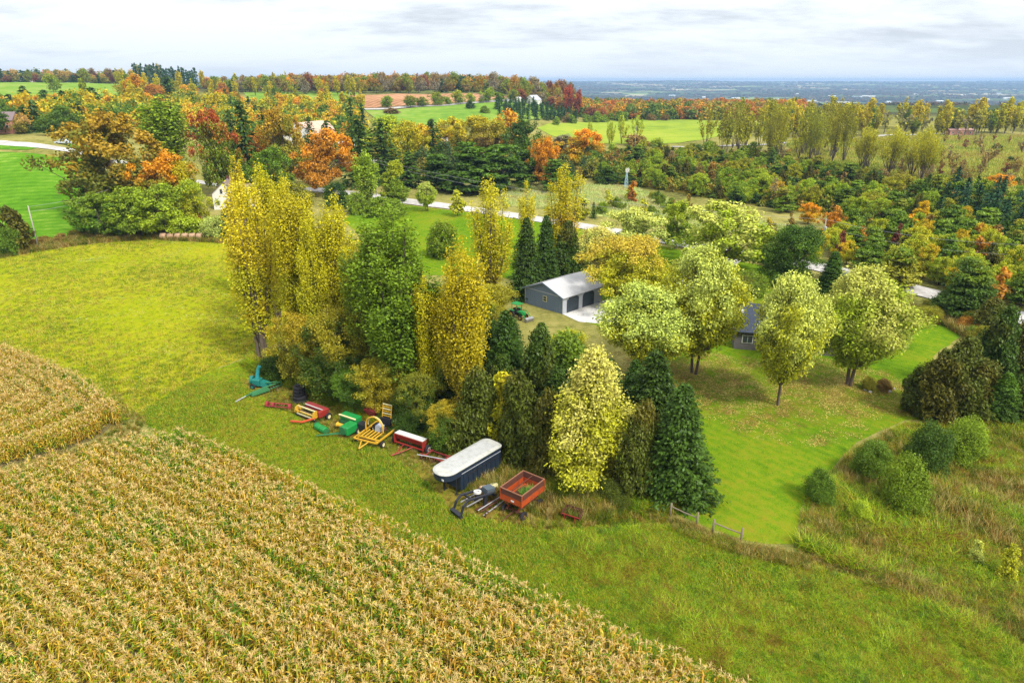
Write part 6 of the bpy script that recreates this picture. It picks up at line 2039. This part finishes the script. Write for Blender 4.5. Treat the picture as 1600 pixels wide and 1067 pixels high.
def corn_rows_straight(poly, direction, spacing=.98, step=.13):
    d = np.array(direction) / np.linalg.norm(direction)
    n = np.array([-d[1], d[0]])
    A = np.array(poly)
    s0, s1 = (A @ d).min(), (A @ d).max()
    n0, n1 = (A @ n).min(), (A @ n).max()
    out = []
    for k in np.arange(n0, n1, spacing):
        s = np.arange(s0, s1, step)
        s = s + g.normal(size=len(s)) * .05
        kk = k + .25 * np.sin(s / 9.0) + g.normal(size=len(s)) * .04
        hf = g.choice([.84, .93, 1.0, 1.05, 1.08])
        out.append(np.concatenate([np.outer(s, d) + np.outer(kk, n), np.full((len(s), 1), hf)], 1))
    Pn = np.concatenate(out)
    k = inpoly_np(Pn[:, 0], Pn[:, 1], poly)
    return Pn[k]


def in_view(Pn, marg=1.12):
    x, y = Pn[:, 0], Pn[:, 1]
    z = tz(x, y) + 1
    dep = y * CP - (z - CAM_H) * SP
    v = (y * SP + (z - CAM_H) * CP)
    return (dep > 3) & (np.abs(x / dep) < .75 * marg) & (v / dep > -.5 * marg - .1)


def put_corn(name, Pn, label):
    Pn = Pn[in_view(Pn, 1.25)]
    Pn = Pn[g.uniform(0, 1, len(Pn)) > .04]
    Z = tz(Pn[:, 0], Pn[:, 1])
    n = len(Pn)
    pts = np.stack([Pn[:, 0], Pn[:, 1], Z + .02], 1)
    rot = np.stack([g.normal(size=n) * .07, g.normal(size=n) * .07, g.uniform(0, 6.28, n)], 1)
    s = g.uniform(.76, .95, n)
    scl = np.stack([s, s, s * g.uniform(.95, 1.05, n) * Pn[:, 2]], 1)
    print(name, n)
    scatter(name, pts, rot, scl, corn_kinds, label, 'corn')


e0, e1 = P(300, 682), P(1100, 1042)
put_corn('corn_crop', corn_rows_straight(POLY_MAIN_CORN, (e1 - e0).xy), 'ripening tan and green corn field filling the foreground')
# the left field: rows bend round with its edge
lc = world_poly([(-240, 484, 2), (0, 534, 2), (60, 556, 2), (110, 576, 2), (150, 600, 2), (174, 622, 2), (182, 640, 2), (174, 664), (150, 684), (100, 704), (50, 718), (0, 730), (-200, 775)])
rows = []
C0 = np.array(lc)
cen = C0.mean(0) + np.array([-14, 1.0])
for k in range(70):
    f = 1 - k * 1.25 / 30.0
    if f < .05: break
    ring = cen + (C0 - cen) * f
    dd = np.hypot(*(ring[1:] - ring[:-1]).T)
    s = np.concatenate([[0], np.cumsum(dd)])
    q = np.arange(0, s[-1], .14) + g.normal() * .05
    xx, yy = np.interp(q, s, ring[:, 0]), np.interp(q, s, ring[:, 1])
    # round the corners of the ring
    m = 25
    if len(xx) > 2 * m:
        ke = np.ones(m) / m
        xx = np.convolve(np.pad(xx, m // 2, mode='edge'), ke, 'valid')[:len(xx)]
        yy = np.convolve(np.pad(yy, m // 2, mode='edge'), ke, 'valid')[:len(yy)]
    rows.append(np.concatenate([np.stack([xx, yy], 1) + g.normal(size=(len(xx), 2)) * .04, np.full((len(xx), 1), g.choice([.74, .92, 1.0, 1.06]))], 1))
Pn = np.concatenate(rows)
Pn = Pn[inpoly_np(Pn[:, 0], Pn[:, 1], POLY_LEFT_CORN)]
put_corn('corn_crop', Pn, 'tan corn field with bending rows at the left edge')

# ------------------------------------------------------------------ grass and weeds
GR_MOWN = inst_leaf_mat('mown_grass', [(.34, (.13, .27, .005)), (.44, (.28, .46, .007)), (.55, (.46, .55, .012)), (.68, (.42, .33, .03))], .35, .06, .7)
GR_MEAD = inst_leaf_mat('meadow_grass', [(.36, (.18, .26, .006)), (.46, (.34, .41, .008)), (.55, (.46, .45, .015)), (.66, (.48, .38, .05))], .25, .06, .7)
GR_LUSH = inst_leaf_mat('tangled_grass', [(.32, (.08, .17, .004)), (.40, (.22, .42, .006)), (.50, (.44, .64, .012)), (.59, (.56, .56, .03)), (.66, (.38, .24, .02)), (.74, (.22, .10, .015))], .4, .22, .5)
GR_DRY = inst_leaf_mat('dry_weeds', [(.36, (.10, .15, .006)), (.44, (.26, .27, .012)), (.51, (.36, .24, .02)), (.60, (.28, .11, .015)), (.70, (.50, .40, .12))], .25, .14, .7)
LITL = inst_leaf_mat('fallen_leaf', [(.36, (.26, .15, .04)), (.5, (.42, .29, .06)), (.64, (.52, .44, .10))], .1, .3, .6)


def tuft_set(name, mat, n, cnt, h, spread, wd, lean, seg=2):
    out = []
    for i in range(n):
        V, Q = blades(cnt, h, spread, wd, g, lean, seg)
        out.append(proto(name, V, Q, mat, g))
    return out


def put(name, pts, protos, label, cat, smin, smax, zs=(.8, 1.25), lean=.12, mod=None):
    pts = pts[in_view(pts[:, :2], 1.3)]
    n = len(pts)
    rot = np.stack([g.normal(size=n) * lean, g.normal(size=n) * lean, g.uniform(0, 6.28, n)], 1)
    s = g.uniform(smin, smax, n)
    if mod is not None:
        s = s * mod(pts)
    scl = np.stack([s, s, s * g.uniform(*zs, n)], 1)
    print(name, n)
    return scatter(name, pts, rot, scl, protos, label, cat)


def patchy(pts, s=9.0, lo=.5, hi=1.5):
    x, y = pts[:, 0], pts[:, 1]
    v = np.sin(x / s + 1.3 * np.sin(y / s * .7)) * np.sin(y / s * 1.3 + np.sin(x / s * .9 + 2)) + .5 * np.sin(x / s * 2.7 + y / s * 2.1)
    return np.clip((hi + lo) / 2 + v * (hi - lo) / 2.4, lo * .7, hi * 1.1)


mown = tuft_set('grass_tuft', GR_MOWN, 4, 14, .13, .22, .03, .9)
mead = tuft_set('grass_tuft', GR_MEAD, 4, 16, .18, .28, .035, .9)
lush = tuft_set('grass_clump', GR_LUSH, 6, 46, .55, .45, .035, 1.3, 3)
dry = tuft_set('weed_clump', GR_DRY, 6, 40, .8, .38, .035, .6, 3)
lawnp = fill(POLY_LAWN, 40000, g)
put('lawn_grass', vis_density(lawnp, g, 60, 1.0), tuft_set('lawn_tuft', inst_leaf_mat('lawn_grass_blades', [(.34, (.07, .19, .01)), (.46, (.12, .29, .01)), (.55, (.18, .34, .015)), (.66, (.28, .30, .03))], .3, .07, .25), 3, 12, .07, .25, .03, .9), 'short bright green grass of the lawn', 'grass', .8, 1.4)
put('strip_grass', vis_density(fill(POLY_STRIP, 90000, g, (POLY_MACH, POLY_MAIN_CORN)), g, 45, 1.0), mown, 'mown green grass between the corn and the windbreak', 'grass', .7, 1.5, mod=lambda p: patchy(p, 6, .6, 1.5))
put('meadow_grass', vis_density(fill([q for q in POLY_MEADOW if q[0] > -140], 60000, g), g, 60, 1.2), mead, 'yellow-green grass of the open meadow', 'grass', .7, 1.6, mod=lambda p: patchy(p, 11, .6, 1.5))
POLY_ROUGH = world_poly([(1250, 858), (1262, 790), (1300, 740), (1340, 700), (1420, 662), (1500, 668), (1640, 674), (1900, 760), (1900, 1090), (1600, 985), (1450, 925), (1350, 895)])
put('tangled_grass', vis_density(fill(POLY_ROUGH, 12000, g), g, 60, .8), lush, 'tangled long grass in the rough corner at the right', 'grass', .6, 1.35, mod=lambda p: patchy(p, 4.5, .5, 1.4))
put('dry_weeds', fill(POLY_ROUGH, 8000, g), dry, 'brown dry weeds standing in the rough corner', 'weeds', .6, 1.3, mod=lambda p: patchy(p + 20, 5, .3, 1.3))
# lower strip: flattened lush patches
POLY_LOW = world_poly([(850, 840), (1050, 822), (1160, 864), (1350, 908), (1600, 996), (1900, 1130), (2100, 1400), (1300, 1300), (1180, 1070), (1000, 1000)])
put('lush_grass', fill(POLY_LOW, 17000, g), lush, 'lush uneven grass on the slope in the lower right', 'grass', .3, .8, mod=lambda p: patchy(p, 2.6, .4, 1.5))
edge = world_poly([(1050, 812), (1160, 852), (1250, 868), (1350, 886), (1450, 915), (1600, 975), (1800, 1050), (1800, 1090), (1600, 1006), (1450, 946), (1350, 914), (1250, 892), (1160, 872), (1050, 832)])
put('dry_weeds', fill(edge, 3200, g), dry, 'dry weeds along the old fence line', 'weeds', .4, .9, mod=lambda p: patchy(p, 3, .4, 1.4))
mach = world_poly([(640, 680), (700, 720), (700, 770), (650, 770), (720, 815), (850, 838), (960, 826), (1050, 822), (1040, 800), (960, 785), (860, 745), (800, 735), (740, 700), (600, 660), (480, 615), (420, 580), (380, 570), (400, 600), (440, 612), (560, 655)])
put('weeds_by_machinery', fill(POLY_MACH, 5200, g), dry + lush[:2], 'brownish weeds growing round the parked machinery', 'weeds', .4, .9, mod=lambda p: patchy(p, 3, .4, 1.4) * np.where(p[:, 0] < -4, .5, 1.0))
put('dry_weeds', fill(world_poly([(725, 765), (745, 740), (790, 715), (850, 745), (870, 790), (960, 800), (960, 818), (860, 812), (780, 790), (740, 782)]), 420, g), dry, 'tall brown weeds between the blue trailer and the orange wagon', 'weeds', .7, 1.35)
lane = world_poly([(380, 570), (440, 600), (560, 650), (700, 710), (860, 770), (1040, 810), (1060, 790), (860, 730), (640, 640), (470, 570), (430, 545)])
put('undergrowth', fill(lane, 5200, g), lush, 'dark undergrowth at the foot of the windbreak', 'weeds', .6, 1.4, mod=lambda p: patchy(p, 3, .5, 1.3))
fl = world_poly([(-60, 396), (0, 392), (70, 378), (150, 366), (250, 362), (370, 368), (450, 420), (440, 432), (380, 384), (330, 379), (240, 375), (150, 381), (70, 392), (0, 404), (-60, 414)])
put('fence_line_weeds', fill(fl, 5000, g), dry, 'brown weeds along the far edge of the meadow', 'weeds', .7, 1.5)
nf = world_poly([(172, 610), (186, 612), (200, 640), (230, 655), (200, 700), (150, 718), (60, 740), (0, 760), (-80, 780), (-80, 762), (50, 722), (150, 690), (185, 660)])
put('headland_weeds', fill(nf, 900, g), dry, 'sparse weeds on the bare gap between the two corn fields', 'weeds', .25, .6)
fall = world_poly([(780, 292), (880, 290), (980, 292), (1060, 318), (1180, 345), (1300, 368), (1290, 392), (1180, 378), (1060, 355), (900, 332), (790, 322)])
put('fallow_grass', fill(fall, 9000, g), tuft_set('fallow_clump', inst_leaf_mat('fallow_blades', [(.34, (.30, .40, .09)), (.46, (.54, .64, .18)), (.58, (.68, .70, .28)), (.70, (.44, .30, .12))], .3, .06, .3), 4, 30, .7, .6, .06, .6), 'pale tufted grass of the fallow field behind the road', 'grass', .7, 1.5)
scr = world_poly([(1230, 222), (1400, 215), (1640, 214), (1660, 322), (1600, 326), (1450, 290), (1340, 266), (1250, 250)])
put('scrub_grass', fill(scr, 16000, g), tuft_set('scrub_clump', inst_leaf_mat('scrub_blades', [(.34, (.20, .26, .02)), (.46, (.40, .46, .04)), (.58, (.54, .52, .08)), (.70, (.40, .24, .08))], .3, .03, .35), 4, 26, 1.0, 1.1, .12, .6), 'olive rough growth of the open scrub field', 'grass', .8, 2.0)
su = world_poly([(930, 286), (910, 262), (960, 240), (1070, 238), (1180, 246), (1290, 262), (1380, 290), (1480, 306), (1620, 330), (1700, 400), (1640, 480), (1540, 460), (1430, 430), (1340, 398), (1300, 338), (1200, 325), (1080, 305), (1000, 292)])
put('scrub_understory', fill(su, 2600, g), [proto('understory_bush', *clumped(2.6, 3.4, 0, e_dome, 24, 500, .5, g, rc=.16, inner=.3, lob=.3)[:2], inst_leaf_mat('understory_leaves', [(.32, (.06, .12, .012)), (.46, (.16, .22, .015)), (.56, (.30, .32, .02)), (.68, (.34, .22, .03))], .3, .05, .5), g) for _ in range(3)], 'low green and olive understory of the scrub wood', 'bushes', .5, 1.1)
rv = world_poly([(1400, 482), (1480, 492), (1560, 530), (1560, 545), (1508, 528), (1475, 508), (1400, 498)])
put('verge_weeds', fill(rv, 1800, g), dry, 'brown-gold weeds between the lawn and the road', 'weeds', .8, 1.6)
# fallen leaves
lq, lQ = leaf_quads(np.concatenate([g.uniform(-.9, .9, (60, 2)), g.uniform(.03, .08, (60, 1))], 1), np.array([[0, 0, 1.0]] * 60) + g.normal(size=(60, 3)) * .25, .11, g, 1.2)
leafp = [proto('leaf_patch', lq, lQ, LITL, g)]
cents = [(P(1212, 632), 9), (P(1318, 602), 8), (P(1082, 584), 8), (P(1000, 590), 8), (P(1150, 600), 9)]
pp = []
for c, rr in cents:
    n = 520 if c.x > 35 and c.y > 70 else 260
    a, q = g.uniform(0, 6.28, n), rr * g.uniform(0, 1, n) ** .7
    X, Y = c.x + q * np.cos(a), c.y + q * np.sin(a)
    pp.append(np.stack([X, Y, tz(X, Y) + .03], 1))
put('fallen_leaves', np.concatenate(pp), leafp, 'fallen yellow and brown leaves under the maples', 'leaves', .5, .85, lean=.0)

# ------------------------------------------------------------------ woods too far away to count
WOOD_A = inst_leaf_mat('far_foliage', [(.30, (.12, .20, .02)), (.42, (.26, .28, .02)), (.50, (.58, .38, .03)), (.58, (.66, .26, .02)), (.66, (.44, .11, .03)), (.76, (.30, .24, .06))], .3, .012, .5)
WOOD_V = inst_leaf_mat('valley_foliage', [(.30, (.05, .09, .03)), (.45, (.10, .12, .04)), (.55, (.30, .16, .06)), (.65, (.20, .12, .05)), (.75, (.12, .15, .05))], .3, .003, .5)
WOOD_S = inst_leaf_mat('slope_foliage', [(.34, (.12, .22, .02)), (.45, (.34, .38, .02)), (.54, (.66, .56, .02)), (.64, (.76, .52, .02)), (.74, (.60, .26, .02))], .35, .02, .5)


def blob_set(name, mat, n, W_, H_, nl, s):
    out = []
    for i in range(n):
        V, Q, C = clumped(H_, W_, .03, e_round, 26, nl, s, g, rc=.17, inner=.3, lob=.25)
        out.append(proto(name, V, Q, mat, g))
    return out


def strip_pts(x0, x1, d0, d1, n):
    xs = g.uniform(x0, x1, n)
    ds = g.uniform(d0, d1, n)
    a = (xs - 800) / F / (CP + (533.5 - 150) / F * SP)
    X = a * ds
    return np.stack([X, ds, tz(X, ds)], 1)


put('autumn_wood', strip_pts(870, 1255, 640, 860, 1100), blob_set('far_tree', WOOD_A, 4, 12, 11, 420, 1.3), 'mass of red, orange and olive trees before the valley drops away', 'wood', .7, 1.1)
if 0: put('autumn_wood', strip_pts(1380, 1900, 560, 900, 1100), blob_set('far_tree', WOOD_S, 4, 11, 12, 420, 1.3), 'mass of yellow trees behind the long poplar row', 'wood', .6, 1.0)
put('slope_wood', np.concatenate([strip_pts(190, 560, 380, 560, 520), strip_pts(-150, 190, 330, 420, 160)]), blob_set('slope_tree', WOOD_S, 4, 11, 12, 520, 1.1), 'mass of yellow and orange trees filling the left slope', 'wood', .6, 1.0)
put('ridge_wood', np.concatenate([strip_pts(440, 800, 745, 900, 500), strip_pts(-300, 230, 900, 960, 120)]), blob_set('ridge_tree', WOOD_A, 4, 11, 12, 420, 1.3), 'mass of trees behind the skyline row of the ridge', 'wood', .8, 1.1)
put('farmstead_wood', np.concatenate([strip_pts(560, 930, 250, 330, 160), strip_pts(400, 560, 260, 330, 60)]), blob_set('farm_tree', inst_leaf_mat('farm_foliage', [(.3, (.05, .10, .03)), (.5, (.14, .20, .04)), (.62, (.36, .32, .04)), (.75, (.40, .26, .05))], .3, .05, .5), 3, 8, 8, 1500, .55), 'mass of green trees between the farmstead buildings', 'wood', .5, 1.0)
V_, Q_, C_ = clumped(10, 13, .0, e_dome, 14, 150, 2.6, g, rc=.2, inner=.3, lob=.3)
vk = [proto('valley_tree', V_, Q_, WOOD_V, g)]
n = 30000
ds = 1500 * (13400 / 1500) ** g.uniform(0, 1, n)
xs = g.uniform(700, 1700, n)
a = (xs - 800) / F / (CP + (533.5 - 150) / F * SP)
X = a * ds
keep = (np.sin(X / 310 + 1.7 * np.sin(ds / 520)) * np.sin(ds / 260 + X / 900) + .45 * np.sin(X / 97 + ds / 143) + .3 * g.normal(size=n)) > .15
X, ds = X[keep], ds[keep]
scatter('valley_woods', np.stack([X, ds, tz(X, ds)], 1), np.stack([X * 0, X * 0, g.uniform(0, 6.28, len(X))], 1),
        np.stack([g.uniform(.8, 1.8, len(X)) * (1 + ds / 5000), g.uniform(.8, 1.8, len(X)) * (1 + ds / 6000), g.uniform(.7, 1.2, len(X))], 1), vk,
        'blue hazy woods of the far valley', 'wood')

# ------------------------------------------------------------------ air
hz_ = MB().box((0, 7700, 0), (48000, 15700, 2), 0)
hz_ = MB()
zb, zt_ = -93.0, 64.0
hz_.hexa([(-26000, -150, zb), (26000, -150, zb), (26000, 15600, zb), (-26000, 15600, zb)], [(-26000, -150, zt_), (26000, -150, zt_), (26000, 15600, zt_), (-26000, 15600, zt_)])
hm, t = newmat('air')
pv = nd(t, 'ShaderNodeVolumePrincipled', {'Color': (.42, .66, 1.0, 1), 'Density': 0.0001, 'Anisotropy': 0.1})
nd(t, 'ShaderNodeOutputMaterial', {'Volume': pv.outputs[0]})
h = hz_.build('haze', hm)
tag(h, kind='stuff')
